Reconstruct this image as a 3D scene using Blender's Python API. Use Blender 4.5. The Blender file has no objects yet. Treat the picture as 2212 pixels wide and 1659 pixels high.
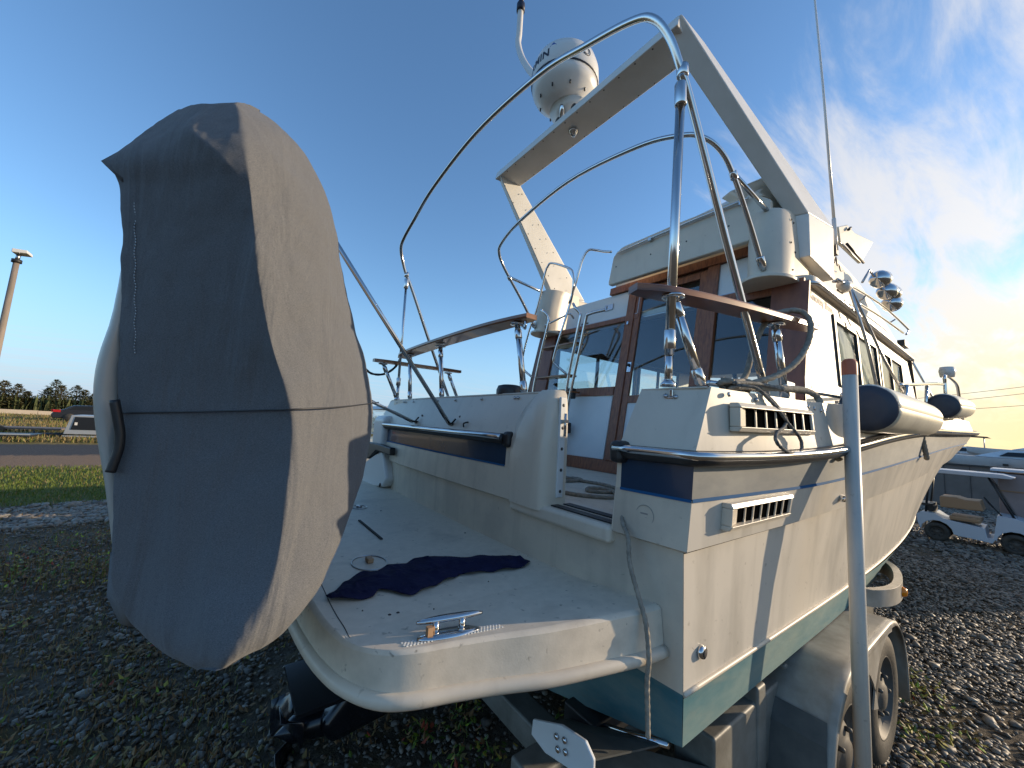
import bpy, bmesh, math, random
from mathutils import Vector, Matrix
import numpy as np
R=math.radians
rnd=random.Random(7)
S=bpy.context.scene
# ------------------------------------------------------------------ camera
PITCH,ROLL,YAW=R(6.1),R(-3.34),R(53.6)
f=Vector((math.cos(YAW)*math.cos(PITCH),math.sin(YAW)*math.cos(PITCH),math.sin(PITCH)))
rt=Vector((math.sin(YAW),-math.cos(YAW),0)); up=rt.cross(f)
U=math.sin(ROLL)*rt+math.cos(ROLL)*up; Rr=f.cross(U)
cam=bpy.data.cameras.new('camera'); co=bpy.data.objects.new('camera',cam); S.collection.objects.link(co)
m=Matrix((Rr,U,-f)).transposed().to_4x4(); m.translation=Vector((0,0,1.73)); co.matrix_world=m
cam.sensor_width=36; cam.lens=829.5/2212*36; cam.clip_end=3000; cam.clip_start=.02
S.camera=co
# ------------------------------------------------------------------ sky, sun
SUN_A,SUN_E=R(-27),R(12)      # azimuth from +X toward +Y, elevation
w=bpy.data.worlds.new('World'); S.world=w; w.use_nodes=True
nt=w.node_tree; N=nt.nodes; L=nt.links; N.clear()
def nd(t,**k):
    n=N.new(t)
    for a,b in k.items(): setattr(n,a,b)
    return n
out=nd('ShaderNodeOutputWorld'); bg=nd('ShaderNodeBackground'); bg.inputs[1].default_value=.15
sky=nd('ShaderNodeTexSky',sky_type='NISHITA',sun_disc=False,sun_elevation=SUN_E,sun_rotation=math.pi/2-SUN_A)
sky.air_density=1.0; sky.dust_density=.25; sky.ozone_density=3.2; sky.altitude=0
tc=nd('ShaderNodeTexCoord'); sep=nd('ShaderNodeSeparateXYZ'); L.new(tc.outputs['Generated'],sep.inputs[0])
def mth(op,a,b=None,clamp=False):
    n=nd('ShaderNodeMath',operation=op,use_clamp=clamp)
    for i,v in enumerate((a,b)):
        if v is None: continue
        if isinstance(v,(int,float)): n.inputs[i].default_value=v
        else: L.new(v,n.inputs[i])
    return n.outputs[0]
def ramp(v,a,b,c=0.,d=1.):
    n=nd('ShaderNodeMapRange',interpolation_type='SMOOTHSTEP'); L.new(v,n.inputs[0])
    for i,q in enumerate((a,b,c,d)): n.inputs[i+1].default_value=q
    return n.outputs[0]
X,Y,Z=sep.outputs
den=mth('ADD',mth('MAXIMUM',Z,0),.10)
u=mth('DIVIDE',X,den); v=mth('DIVIDE',Y,den)
cmb=nd('ShaderNodeCombineXYZ'); L.new(u,cmb.inputs[0]); L.new(v,cmb.inputs[1])
mp=nd('ShaderNodeMapping'); L.new(cmb.outputs[0],mp.inputs[0]); mp.inputs['Rotation'].default_value=(0,0,R(25)); mp.inputs['Scale'].default_value=(.42,1.7,1)
n1=nd('ShaderNodeTexNoise'); L.new(mp.outputs[0],n1.inputs[0]); n1.inputs['Scale'].default_value=.9; n1.inputs['Detail'].default_value=9; n1.inputs['Roughness'].default_value=.6; n1.inputs['Distortion'].default_value=.25
n2=nd('ShaderNodeTexNoise'); L.new(mp.outputs[0],n2.inputs[0]); n2.inputs['Scale'].default_value=3.2; n2.inputs['Detail'].default_value=8; n2.inputs['Roughness'].default_value=.62; n2.inputs['Distortion'].default_value=.5
hs=nd('ShaderNodeHueSaturation'); hs.inputs['Saturation'].default_value=1.04; hs.inputs['Value'].default_value=.82; L.new(sky.outputs[0],hs.inputs['Color'])
# cloud sheet lies toward the sun side of the sky and thins out away from it
side=mth('ADD',mth('MULTIPLY',X,.94),mth('MULTIPLY',Y,-.35))
cov=ramp(side,.36,.80)
low=ramp(Z,.0,.16,1,0)
cl=mth('ADD',mth('MULTIPLY',n1.outputs[0],.5),mth('MULTIPLY',n2.outputs[0],.5))
th=mth('SUBTRACT',cl,mth('SUBTRACT',.66,mth('MULTIPLY',cov,.29)))
mask=ramp(th,-.02,.17)
mask=mth('MULTIPLY',mask,ramp(cov,0,.25))
cirr=mth('MULTIPLY',mth('MULTIPLY',low,ramp(n2.outputs[0],.42,.66)),.55)
mask=mth('MAXIMUM',mth('MULTIPLY',mask,.92),cirr)
sd=mth('POWER',mth('MAXIMUM',mth('ADD',mth('MULTIPLY',X,math.cos(SUN_A)),mth('MULTIPLY',Y,math.sin(SUN_A))),0),4)
cc=nd('ShaderNodeMix',data_type='RGBA'); L.new(sd,cc.inputs[0]); cc.inputs[6].default_value=(2.1,2.2,2.45,1); cc.inputs[7].default_value=(3.9,3.65,3.25,1)
# warm air low toward the sun
warm=mth('MULTIPLY',ramp(Z,-.02,.36,1,0),mth('POWER',sd,1.1))
hz=nd('ShaderNodeMix',data_type='RGBA'); L.new(mth('MULTIPLY',ramp(Z,-.05,.30,1,0),mth('SUBTRACT',.85,mth('MULTIPLY',sd,.7))),hz.inputs[0]); L.new(hs.outputs[0],hz.inputs[6]); hz.inputs[7].default_value=(1.05,1.68,2.6,1)
mx=nd('ShaderNodeMix',data_type='RGBA'); L.new(mask,mx.inputs[0]); L.new(hz.outputs[2],mx.inputs[6]); L.new(cc.outputs[2],mx.inputs[7])
mw=nd('ShaderNodeMix',data_type='RGBA'); L.new(mth('MINIMUM',mth('MULTIPLY',warm,1.6),.92),mw.inputs[0]); L.new(mx.outputs[2],mw.inputs[6]); mw.inputs[7].default_value=(3.7,2.85,1.5,1)
L.new(mw.outputs[2],bg.inputs[0]); L.new(bg.outputs[0],out.inputs[0])
sl=bpy.data.lights.new('sun','SUN'); sl.energy=2.35; sl.angle=R(.6); sl.color=(1,.80,.56)
so=bpy.data.objects.new('sun',sl); S.collection.objects.link(so)
sdv=Vector((math.cos(SUN_A)*math.cos(SUN_E),math.sin(SUN_A)*math.cos(SUN_E),math.sin(SUN_E)))
so.rotation_euler=(-sdv).to_track_quat('-Z','Y').to_euler(); so.location=(20,-10,8)
vs=S.view_settings; vs.view_transform='Standard'; vs.look='None'; vs.gamma=1; vs.exposure=1.15; vs.use_curve_mapping=False
S.render.engine='CYCLES'; S.cycles.max_bounces=8; S.cycles.caustics_reflective=False; S.cycles.caustics_refractive=False

# ------------------------------------------------------------------ materials
def mat(name,col,rough=.5,metal=0,noise=0,nscale=8,col2=None,bump=0,bscale=60,spec=.5,coat=0,stretch=(1,1,1),detail=6,alpha=1,trans=0,lo=.35,hi=.68,bdist=.01,sheen=0):
    M=bpy.data.materials.new(name); M.use_nodes=True; t=M.node_tree; b=t.nodes['Principled BSDF']
    b.inputs['Roughness'].default_value=rough; b.inputs['Metallic'].default_value=metal; b.inputs['Base Color'].default_value=(*col,1)
    b.inputs['Specular IOR Level'].default_value=spec; b.inputs['Coat Weight'].default_value=coat; b.inputs['Transmission Weight'].default_value=trans; b.inputs['Alpha'].default_value=alpha
    b.inputs['Sheen Weight'].default_value=sheen
    g=t.nodes.new('ShaderNodeNewGeometry'); mpn=t.nodes.new('ShaderNodeMapping'); mpn.inputs['Scale'].default_value=stretch; t.links.new(g.outputs['Position'],mpn.inputs[0])
    if col2 is not None:
        n=t.nodes.new('ShaderNodeTexNoise'); n.inputs['Scale'].default_value=nscale; n.inputs['Detail'].default_value=detail; n.inputs['Roughness'].default_value=.62
        t.links.new(mpn.outputs[0],n.inputs[0])
        r=t.nodes.new('ShaderNodeMapRange'); r.inputs[1].default_value=lo; r.inputs[2].default_value=hi; t.links.new(n.outputs[0],r.inputs[0])
        x=t.nodes.new('ShaderNodeMix'); x.data_type='RGBA'; x.inputs[6].default_value=(*col,1); x.inputs[7].default_value=(*col2,1)
        t.links.new(r.outputs[0],x.inputs[0]); t.links.new(x.outputs[2],b.inputs['Base Color'])
    if bump:
        n=t.nodes.new('ShaderNodeTexNoise'); n.inputs['Scale'].default_value=bscale; n.inputs['Detail'].default_value=5
        t.links.new(mpn.outputs[0],n.inputs[0])
        q=t.nodes.new('ShaderNodeBump'); q.inputs['Strength'].default_value=bump; q.inputs['Distance'].default_value=bdist
        t.links.new(n.outputs[0],q.inputs['Height']); t.links.new(q.outputs[0],b.inputs['Normal'])
    return M
gel=mat('gelcoat',(.69,.615,.50),.34,col2=(.60,.53,.43),nscale=2.2,bump=.05,bscale=9,lo=.4,hi=.75)
gelhull=mat('weathered_gelcoat_hull',(.68,.595,.47),.42,col2=(.50,.44,.36),nscale=2.6,stretch=(.6,1,1),bump=.05,bscale=4,lo=.42,hi=.72,detail=10)
gelside=mat('gelcoat_side_streaked',(.62,.57,.49),.42,col2=(.37,.35,.31),nscale=1.5,stretch=(1.5,1.5,.7),bump=.05,bscale=5,lo=.46,hi=.74,detail=14)
gelplat=mat('platform_gelcoat_speckled',(.71,.625,.50),.5,col2=(.63,.555,.44),nscale=26,bump=.10,bscale=160,bdist=.003)
white=mat('white_panel',(.70,.71,.70),.5,col2=(.63,.65,.65),nscale=3)
navy=mat('navy_stripe',(.018,.042,.085),.18,coat=.35,col2=(.028,.055,.10),nscale=6)
faded=mat('oxidised_blue_stripe',(.13,.145,.15),.6,col2=(.23,.235,.22),nscale=5,stretch=(1,1,2.5),sheen=.3)
pin=mat('blue_pinstripe',(.02,.10,.24),.75,spec=.1)
teal=mat('antifouling_teal',(.045,.15,.18),.8,col2=(.22,.29,.26),nscale=5,stretch=(.35,.35,1),bump=.2,bscale=30,lo=.35,hi=.75)
ss=mat('stainless_steel',(.62,.62,.62),.13,metal=1)
ssd=mat('brushed_aluminium',(.5,.5,.51),.3,metal=1)
blk=mat('black_rubber',(.018,.018,.02),.45,col2=(.03,.03,.03),nscale=20)
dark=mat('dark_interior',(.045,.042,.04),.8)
teak=mat('varnished_teak',(.32,.115,.035),.28,col2=(.11,.035,.012),nscale=14,stretch=(.35,.35,3),coat=.35)
mah=mat('mahogany_wood',(.31,.115,.05),.45,col2=(.14,.045,.025),nscale=16,stretch=(4,4,.35),bump=.05,bscale=60)
mahp=mat('mahogany_panel',(.27,.105,.062),.5,col2=(.16,.06,.042),nscale=6,stretch=(2,2,.5))
canvas=mat('grey_canvas',(.078,.083,.093),.9,col2=(.175,.176,.180),nscale=260,stretch=(1,1,3.4),bump=.3,bscale=380,bdist=.004,detail=4,lo=.3,hi=.7,sheen=.15,spec=.15)
def add_streaks(M,amt,colr,scale=(26,26,.9),lo=.52,hi=.80,spots=0):
    t=M.node_tree; b=t.nodes['Principled BSDF']; src=b.inputs['Base Color'].links[0].from_socket
    g=t.nodes.new('ShaderNodeNewGeometry')
    def lay(src,scale,lo,hi,amt,colr,det):
        mp_=t.nodes.new('ShaderNodeMapping'); mp_.inputs['Scale'].default_value=scale; t.links.new(g.outputs['Position'],mp_.inputs[0])
        n=t.nodes.new('ShaderNodeTexNoise'); n.inputs['Scale'].default_value=1; n.inputs['Detail'].default_value=det; n.inputs['Distortion'].default_value=.4; t.links.new(mp_.outputs[0],n.inputs[0])
        r=t.nodes.new('ShaderNodeMapRange'); r.inputs[1].default_value=lo; r.inputs[2].default_value=hi; r.inputs[4].default_value=amt; t.links.new(n.outputs[0],r.inputs[0])
        x=t.nodes.new('ShaderNodeMix'); x.data_type='RGBA'; t.links.new(r.outputs[0],x.inputs[0]); t.links.new(src,x.inputs[6]); x.inputs[7].default_value=(*colr,1); return x.outputs[2]
    o=lay(src,scale,lo,hi,amt,colr,7)
    if spots: o=lay(o,(38,38,38),.66,.74,spots,(.16,.13,.09),9)
    t.links.new(o,b.inputs['Base Color'])
def add_folds(M,rot=-32,sc=(9,3,2.2),dist=.035,st_=.55):
    t=M.node_tree; b=t.nodes['Principled BSDF']; prev=b.inputs['Normal'].links[0].from_node
    g=t.nodes.new('ShaderNodeNewGeometry'); mp_=t.nodes.new('ShaderNodeMapping'); mp_.inputs['Rotation'].default_value=(0,R(rot),R(rot) if sc[2]<1 else 0); mp_.inputs['Scale'].default_value=sc; t.links.new(g.outputs['Position'],mp_.inputs[0])
    n=t.nodes.new('ShaderNodeTexNoise'); n.inputs['Scale'].default_value=1; n.inputs['Detail'].default_value=3; n.inputs['Distortion'].default_value=1.1; t.links.new(mp_.outputs[0],n.inputs[0])
    q=t.nodes.new('ShaderNodeBump'); q.inputs['Strength'].default_value=st_; q.inputs['Distance'].default_value=dist; t.links.new(n.outputs[0],q.inputs['Height']); t.links.new(q.outputs[0],prev.inputs['Normal'])
add_folds(canvas)
cloth=mat('navy_cloth',(.009,.010,.036),.9,col2=(.018,.020,.06),nscale=14,bump=.5,bscale=70,bdist=.006,spec=.15)
add_folds(cloth,20,(16,7,.5),.02,.6)
ropem=mat('grey_rope',(.36,.32,.26),.85,col2=(.20,.18,.15),nscale=40,bump=.6,bscale=140,bdist=.004,spec=.2)
ropeb=mat('dark_rope',(.06,.065,.07),.85,col2=(.28,.27,.24),nscale=60,spec=.2)
tyrem=mat('tyre_rubber',(.035,.032,.028),.75,col2=(.075,.065,.05),nscale=9,bump=.2,bscale=60)
steel=mat('trailer_steel_paint',(.23,.22,.19),.5,col2=(.13,.12,.10),nscale=6,bump=.08)
fendm=mat('trailer_fender_paint',(.40,.37,.32),.45,col2=(.26,.24,.20),nscale=7)
rimm=mat('galvanised_rim',(.10,.095,.085),.6,metal=.2,col2=(.08,.07,.06),nscale=12)
pvc=mat('white_pvc',(.70,.65,.56),.45,col2=(.48,.48,.46),nscale=9,stretch=(1,1,.2))
orange=mat('orange_cap',(.50,.13,.06),.5)
amber=mat('amber_lens',(.7,.22,.01),.2)
vinyl=mat('fender_vinyl',(.66,.62,.50),.32,col2=(.54,.50,.40),nscale=7)
vinylend=mat('fender_blue_end',(.03,.04,.065),.5,col2=(.05,.055,.07),nscale=12)
plw=mat('radome_white',(.72,.70,.66),.3)
prt=mat('navy_print',(.01,.012,.03),.5); prb=mat('blue_print',(.03,.09,.32),.5)
prg=mat('faded_print',(.09,.07,.10),.6)
prr=mat('thin_grey_print',(.33,.30,.27),.6)
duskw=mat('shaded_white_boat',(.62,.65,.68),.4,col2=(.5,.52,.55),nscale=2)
cartw=mat('cart_white',(.55,.60,.66),.35); tan=mat('tan_vinyl',(.40,.24,.13),.6); sage=mat('cart_panel',(.30,.31,.28),.6)
brown=mat('brown_siding',(.15,.12,.10),.85,col2=(.19,.15,.13),nscale=3)
wallm=mat('cream_barrier',(.62,.52,.40),.8,col2=(.55,.45,.33),nscale=.4)
carm=mat('dark_car_paint',(.02,.022,.03),.2,coat=.6); redl=mat('red_tail_lamp',(.5,.01,.01),.3)
alu=mat('trailer_aluminium',(.45,.46,.47),.4,metal=.5); blkp=mat('black_panel',(.012,.012,.014),.35)
woodp=mat('weathered_pole_wood',(.27,.22,.18),.8,col2=(.18,.15,.12),nscale=5,stretch=(3,3,.3))
curt=mat('cream_curtain',(.80,.76,.64),.9,col2=(.70,.66,.55),nscale=5,stretch=(6,1,.2))
matteblk=mat('vent_shade_black',(.004,.004,.004),1.0,spec=0)
drive=mat('black_drive_paint',(.008,.009,.012),.22,coat=.3)
add_streaks(gelside,.55,(.30,.27,.22),(9,9,1.1),.5,.82,.35); add_streaks(gelhull,.5,(.33,.29,.23),(10,10,.8),.52,.82,.3); add_streaks(gel,.35,(.38,.33,.26),(12,12,1.2),.55,.85,.25)
add_streaks(gelplat,.4,(.33,.29,.24),(5,5,5),.52,.75,.75); add_streaks(pvc,.5,(.28,.27,.25),(40,40,2.0),.5,.8,.4); add_streaks(teal,.55,(.22,.25,.21),(4,4,14),.5,.75,.4); add_streaks(fendm,.5,(.13,.11,.08),(8,8,3),.45,.75,.3)
glass=bpy.data.materials.new('window_glass'); glass.use_nodes=True
_t=glass.node_tree; _t.nodes.clear(); _o=_t.nodes.new('ShaderNodeOutputMaterial'); _a=_t.nodes.new('ShaderNodeBsdfTransparent'); _a.inputs[0].default_value=(.90,.94,.94,1)
_b=_t.nodes.new('ShaderNodeBsdfGlossy'); _b.inputs['Roughness'].default_value=.01; _f=_t.nodes.new('ShaderNodeLayerWeight'); _f.inputs[0].default_value=.25
_mr=_t.nodes.new('ShaderNodeMath'); _mr.operation='MULTIPLY_ADD'; _mr.inputs[1].default_value=.45; _mr.inputs[2].default_value=.04; _t.links.new(_f.outputs['Facing'],_mr.inputs[0])
_m=_t.nodes.new('ShaderNodeMixShader'); _t.links.new(_mr.outputs[0],_m.inputs[0]); _t.links.new(_a.outputs[0],_m.inputs[1]); _t.links.new(_b.outputs[0],_m.inputs[2]); _t.links.new(_m.outputs[0],_o.inputs[0])

# ------------------------------------------------------------------ builders
col=S.collection
class MB:
    def __init__(s): s.v=[]; s.f=[]; s.sm=[]
    def add(s,vs,fs,smooth=False):
        o=len(s.v); s.v+= [tuple(p) for p in vs]; s.f+=[tuple(i+o for i in q) for q in fs]; s.sm+=[smooth]*len(fs); return s
    def box(s,a,b):
        x0,y0,z0=[min(p,q) for p,q in zip(a,b)]; x1,y1,z1=[max(p,q) for p,q in zip(a,b)]
        return s.hexa([(x0,y0,z0),(x1,y0,z0),(x1,y1,z0),(x0,y1,z0),(x0,y0,z1),(x1,y0,z1),(x1,y1,z1),(x0,y1,z1)])
    def hexa(s,v): return s.add(v,[(3,2,1,0),(4,5,6,7),(0,1,5,4),(1,2,6,5),(2,3,7,6),(3,0,4,7)])
    def prism(s,poly,vec):
        n=len(poly); vec=Vector(vec); P=[Vector(p) for p in poly]
        return s.add(P+[p+vec for p in P],[tuple(range(n))[::-1],tuple(range(n,2*n))]+[(i,(i+1)%n,n+(i+1)%n,n+i) for i in range(n)])
    def tube(s,pts,r,seg=12,closed=False,cap=True,twist=0,lobes=0,flat=None):
        P=[Vector(p) for p in pts]; n=len(P); rs=r if hasattr(r,'__len__') else [r]*n
        T=[]
        for i in range(n):
            if closed: d=P[(i+1)%n]-P[i-1]
            else: d=P[min(i+1,n-1)]-P[max(i-1,0)]
            T.append(d.normalized())
        a=Vector((0,0,1)) if abs(T[0].z)<.9 else Vector((1,0,0))
        nv=T[0].cross(a).normalized(); rings=[]; ph=0
        for i in range(n):
            nv=(nv-T[i]*nv.dot(T[i])).normalized(); bv=T[i].cross(nv)
            if i: ph+=twist*(P[i]-P[i-1]).length
            ring=[]
            for k in range(seg):
                an=2*math.pi*k/seg; rr=rs[i]*(1+(.32*abs(math.sin(lobes*.5*(an-ph))) if lobes else 0))
                ring.append(P[i]+nv*math.cos(an)*rr+bv*math.sin(an)*rr)
            rings+=ring
        fs=[]
        for i in range(n if closed else n-1):
            j=(i+1)%n
            for k in range(seg): fs.append((i*seg+k,i*seg+(k+1)%seg,j*seg+(k+1)%seg,j*seg+k))
        if cap and not closed: fs+= [tuple(range(seg))[::-1],tuple((n-1)*seg+k for k in range(seg))]
        return s.add(rings,fs,True)
    def lathe(s,prof,c,ax=(0,0,1),seg=24,cap=True):
        ax=Vector(ax).normalized(); a=Vector((0,0,1)) if abs(ax.z)<.9 else Vector((1,0,0)); u=ax.cross(a).normalized(); w=ax.cross(u); c=Vector(c)
        vs=[]; 
        for r,h in prof:
            for k in range(seg):
                t=2*math.pi*k/seg; vs.append(c+ax*h+u*math.cos(t)*r+w*math.sin(t)*r)
        fs=[(i*seg+k,i*seg+(k+1)%seg,(i+1)*seg+(k+1)%seg,(i+1)*seg+k) for i in range(len(prof)-1) for k in range(seg)]
        if cap: fs+=[tuple(range(seg))[::-1],tuple((len(prof)-1)*seg+k for k in range(seg))]
        return s.add(vs,fs,True)
    def grid(s,rows,smooth=True,flip=False):
        m=len(rows[0]); fs=[]
        for i in range(len(rows)-1):
            for j in range(m-1):
                q=(i*m+j,i*m+j+1,(i+1)*m+j+1,(i+1)*m+j); fs.append(q[::-1] if flip else q)
        return s.add([p for r in rows for p in r],fs,smooth)
def worldloc(o):
    l=Vector(o.location)
    while o.parent: o=o.parent; l+=Vector(o.location)
    return l
def thing(name,loc,label,cat,group=None):
    o=bpy.data.objects.new(name,None); col.objects.link(o); o.location=loc; o.empty_display_size=.2
    o['label']=label; o['category']=cat
    if group: o['group']=group
    return o
def obj(name,mb,m,parent=None,bevel=0,sub=0,solid=0,label=None,cat=None,group=None,kind=None,loc=None,auto=True,mats=None,rec=True):
    me=bpy.data.meshes.new(name)
    if parent is not None: off=worldloc(parent)
    else:
        off=Vector(loc) if loc is not None else (sum((Vector(p) for p in mb.v),Vector())/max(1,len(mb.v)))
    me.from_pydata([Vector(p)-off for p in mb.v],[],mb.f); me.update()
    for p,q in zip(me.polygons,mb.sm): p.use_smooth=q
    if rec:
        b=bmesh.new(); b.from_mesh(me); bmesh.ops.recalc_face_normals(b,faces=b.faces); b.to_mesh(me); b.free()
    me.materials.append(m)
    for q in mats or []: me.materials.append(q)
    o=bpy.data.objects.new(name,me); col.objects.link(o)
    if parent is not None: o.parent=parent
    else: o.location=off
    if solid: q=o.modifiers.new('t','SOLIDIFY'); q.thickness=solid; q.offset=-1
    if bevel: q=o.modifiers.new('b','BEVEL'); q.width=bevel; q.segments=3; q.limit_method='ANGLE'; q.angle_limit=R(35); me.polygons.foreach_set('use_smooth',[True]*len(me.polygons)); q.harden_normals=True
    if sub: q=o.modifiers.new('s','SUBSURF'); q.levels=sub; q.render_levels=sub
    for k,vv in (('label',label),('category',cat),('group',group),('kind',kind)):
        if vv: o[k]=vv
    return o
def cr(pts,n=8,closed=False):
    P=[Vector(p) for p in pts]; o=[]; m=len(P)
    rng=range(m if closed else m-1)
    for i in rng:
        a=P[(i-1)%m] if closed or i>0 else P[0]*2-P[1]; b=P[i]; c=P[(i+1)%m]; d=P[(i+2)%m] if closed or i+2<m else P[-1]*2-P[-2]
        for k in range(n):
            t=k/n; o.append(.5*((2*b)+(c-a)*t+(2*a-5*b+4*c-d)*t*t+(3*b-a-3*c+d)*t**3))
    if not closed: o.append(P[-1])
    return o
def interp(xs,ys,x): return float(np.interp(x,xs,ys))
def panelgrid(ss,ts,holes,mp):
    """wall as a grid of cells with openings; holes=set of (i,j)"""
    mb=MB(); idx={}; vs=[]; fs=[]
    for i in range(len(ss)-1):
        for j in range(len(ts)-1):
            if (i,j) in holes: continue
            q=[]
            for a,b in ((i,j),(i+1,j),(i+1,j+1),(i,j+1)):
                if (a,b) not in idx: idx[(a,b)]=len(vs); vs.append(mp(ss[a],ts[b]))
                q.append(idx[(a,b)])
            fs.append(tuple(q))
    return mb.add(vs,fs)
def text(name,body,size,m,parent,fn,ext=.001,font=None,shear=0,space=1,weight=0):
    c=bpy.data.curves.new(name,'FONT'); c.body=body; c.size=size; c.extrude=0; c.shear=shear; c.space_character=space; c.offset=weight
    t=bpy.data.objects.new(name,c); col.objects.link(t)
    dg=bpy.context.evaluated_depsgraph_get(); me=bpy.data.meshes.new_from_object(t.evaluated_get(dg)); 
    bpy.data.objects.remove(t)
    b=bmesh.new(); b.from_mesh(me); bmesh.ops.triangulate(b,faces=b.faces)
    if size>.05: bmesh.ops.subdivide_edges(b,edges=[e for e in b.edges if e.calc_length()>size*.25],cuts=2)
    mb=MB(); b.verts.ensure_lookup_table(); mb.add([fn(v.co.x,v.co.y) for v in b.verts],[tuple(v.index for v in fc.verts) for fc in b.faces]); b.free()
    return obj(name,mb,m,parent,rec=False)

YC=2.32
def mir(p): return (p[0],2*YC-p[1],p[2])
# ================================================================== GROUND
def gmix(name):
    M=bpy.data.materials.new(name); M.use_nodes=True; t=M.node_tree; b=t.nodes['Principled BSDF']; b.inputs['Roughness'].default_value=.9; b.inputs['Specular IOR Level'].default_value=.2
    g=t.nodes.new('ShaderNodeNewGeometry'); sp=t.nodes.new('ShaderNodeSeparateXYZ'); t.links.new(g.outputs['Position'],sp.inputs[0])
    def noise(sc,d=6,st=(1,1,1)):
        mp_=t.nodes.new('ShaderNodeMapping'); mp_.inputs['Scale'].default_value=st; t.links.new(g.outputs['Position'],mp_.inputs[0])
        n=t.nodes.new('ShaderNodeTexNoise'); n.inputs['Scale'].default_value=sc; n.inputs['Detail'].default_value=d; n.inputs['Roughness'].default_value=.65; t.links.new(mp_.outputs[0],n.inputs[0]); return n.outputs[0]
    def mr(vv,a,b_,c=0,d=1):
        n=t.nodes.new('ShaderNodeMapRange'); t.links.new(vv,n.inputs[0])
        for i,q in enumerate((a,b_,c,d)): n.inputs[i+1].default_value=q
        return n.outputs[0]
    def mix(fac,a,b_):
        n=t.nodes.new('ShaderNodeMix'); n.data_type='RGBA'
        if isinstance(fac,float): n.inputs[0].default_value=fac
        else: t.links.new(fac,n.inputs[0])
        for i,q in ((6,a),(7,b_)):
            if isinstance(q,tuple): n.inputs[i].default_value=(*q,1)
            else: t.links.new(q,n.inputs[i])
        return n.outputs[2]
    def ma(op,a,b_):
        n=t.nodes.new('ShaderNodeMath'); n.operation=op
        for i,q in enumerate((a,b_)):
            if isinstance(q,(int,float)): n.inputs[i].default_value=q
            else: t.links.new(q,n.inputs[i])
        return n.outputs[0]
    big=noise(.35,4); fine=noise(28,8); mid=noise(3.5,6)
    Yw=ma('ADD',sp.outputs[1],ma('MULTIPLY',ma('SUBTRACT',mid,.5),2.4))
    Yw=ma('SUBTRACT',Yw,ma('MULTIPLY',ma('MAXIMUM',sp.outputs[0],0),.12))
    gravel=mix(mr(fine,.35,.7),(.060,.046,.031),(.19,.155,.115))
    gravel=mix(mr(mid,.5,.62),gravel,mix(mr(fine,.3,.7),(.075,.054,.026),(.16,.12,.055)))
    grass=mix(mr(fine,.3,.7),(.045,.065,.012),(.14,.16,.03))
    dirt=mix(mr(fine,.3,.7),(.20,.125,.075),(.30,.20,.125))
    road=mix(mr(fine,.3,.7),(.045,.042,.042),(.09,.085,.08))
    dry=mix(mr(noise(6,6,(1,.25,1)),.35,.65),(.15,.12,.03),(.33,.23,.08))
    c=mix(mr(Yw,9.4,10.2),gravel,grass); c=mix(mr(Yw,14.4,14.9),c,dirt); c=mix(mr(Yw,17.9,18.3),c,road); c=mix(mr(Yw,22.0,22.6),c,dry)
    t.links.new(c,b.inputs['Base Color'])
    bp=t.nodes.new('ShaderNodeBump'); bp.inputs['Strength'].default_value=.9; bp.inputs['Distance'].default_value=.04; t.links.new(noise(16,9),bp.inputs['Height']); t.links.new(bp.outputs[0],b.inputs['Normal'])
    return M
gm=gmix('yard_ground')
g=MB(); n=60
xs=[-900,-300,-120]+list(np.linspace(-60,90,n))+[180,500,1400]; ys=[-900,-200]+list(np.linspace(-30,90,n))+[200,900,1400]
g.grid([[(x,y,(-.012*math.sin(x*1.3+y*.7)-.012) if abs(x)<60 and abs(y)<60 else 0) for x in xs] for y in ys])
obj('ground',g,gm,kind='structure',loc=(0,0,0))
def stonemesh(items,cols,name,m_list,kind='stuff',label=None,cat=None):
    # items: (x,y,z,sx,sy,sz,rot,ci)
    base=bmesh.new(); bmesh.ops.create_icosphere(base,subdivisions=1,radius=1); bv=np.array([v.co[:] for v in base.verts]); bf=np.array([[v.index for v in fc.verts] for fc in base.faces]); base.free()
    A=np.array(items,dtype=float); k=len(A); nv=len(bv); rg=np.random.default_rng(3)
    jit=1+rg.uniform(-.42,.34,(k,nv,1)); P=bv[None]*jit*A[:,None,3:6]
    # random tilt
    tx=rg.uniform(-.6,.6,k); ct,st=np.cos(tx)[:,None],np.sin(tx)[:,None]
    y_=P[:,:,1]*ct-P[:,:,2]*st; z_=P[:,:,1]*st+P[:,:,2]*ct; P[:,:,1]=y_; P[:,:,2]=z_
    c,s_=np.cos(A[:,6])[:,None],np.sin(A[:,6])[:,None]
    x_=P[:,:,0]*c-P[:,:,1]*s_; y_=P[:,:,0]*s_+P[:,:,1]*c; P[:,:,0]=x_; P[:,:,1]=y_
    P+=A[:,None,0:3]; F_=(bf[None]+(np.arange(k)*nv)[:,None,None]).reshape(-1,3)
    me=bpy.data.meshes.new(name); me.vertices.add(k*nv); me.vertices.foreach_set('co',P.reshape(-1)); nf=len(F_)
    me.loops.add(nf*3); me.loops.foreach_set('vertex_index',F_.reshape(-1)); me.polygons.add(nf); me.polygons.foreach_set('loop_start',np.arange(nf)*3); me.polygons.foreach_set('loop_total',np.full(nf,3))
    for q in m_list: me.materials.append(q)
    me.polygons.foreach_set('material_index',np.repeat(A[:,7].astype(int),len(bf))); me.update(); me.validate()
    o=bpy.data.objects.new(name,me); col.objects.link(o); o['kind']=kind
    if label: o['label']=label; o['category']=cat
    return o
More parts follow.
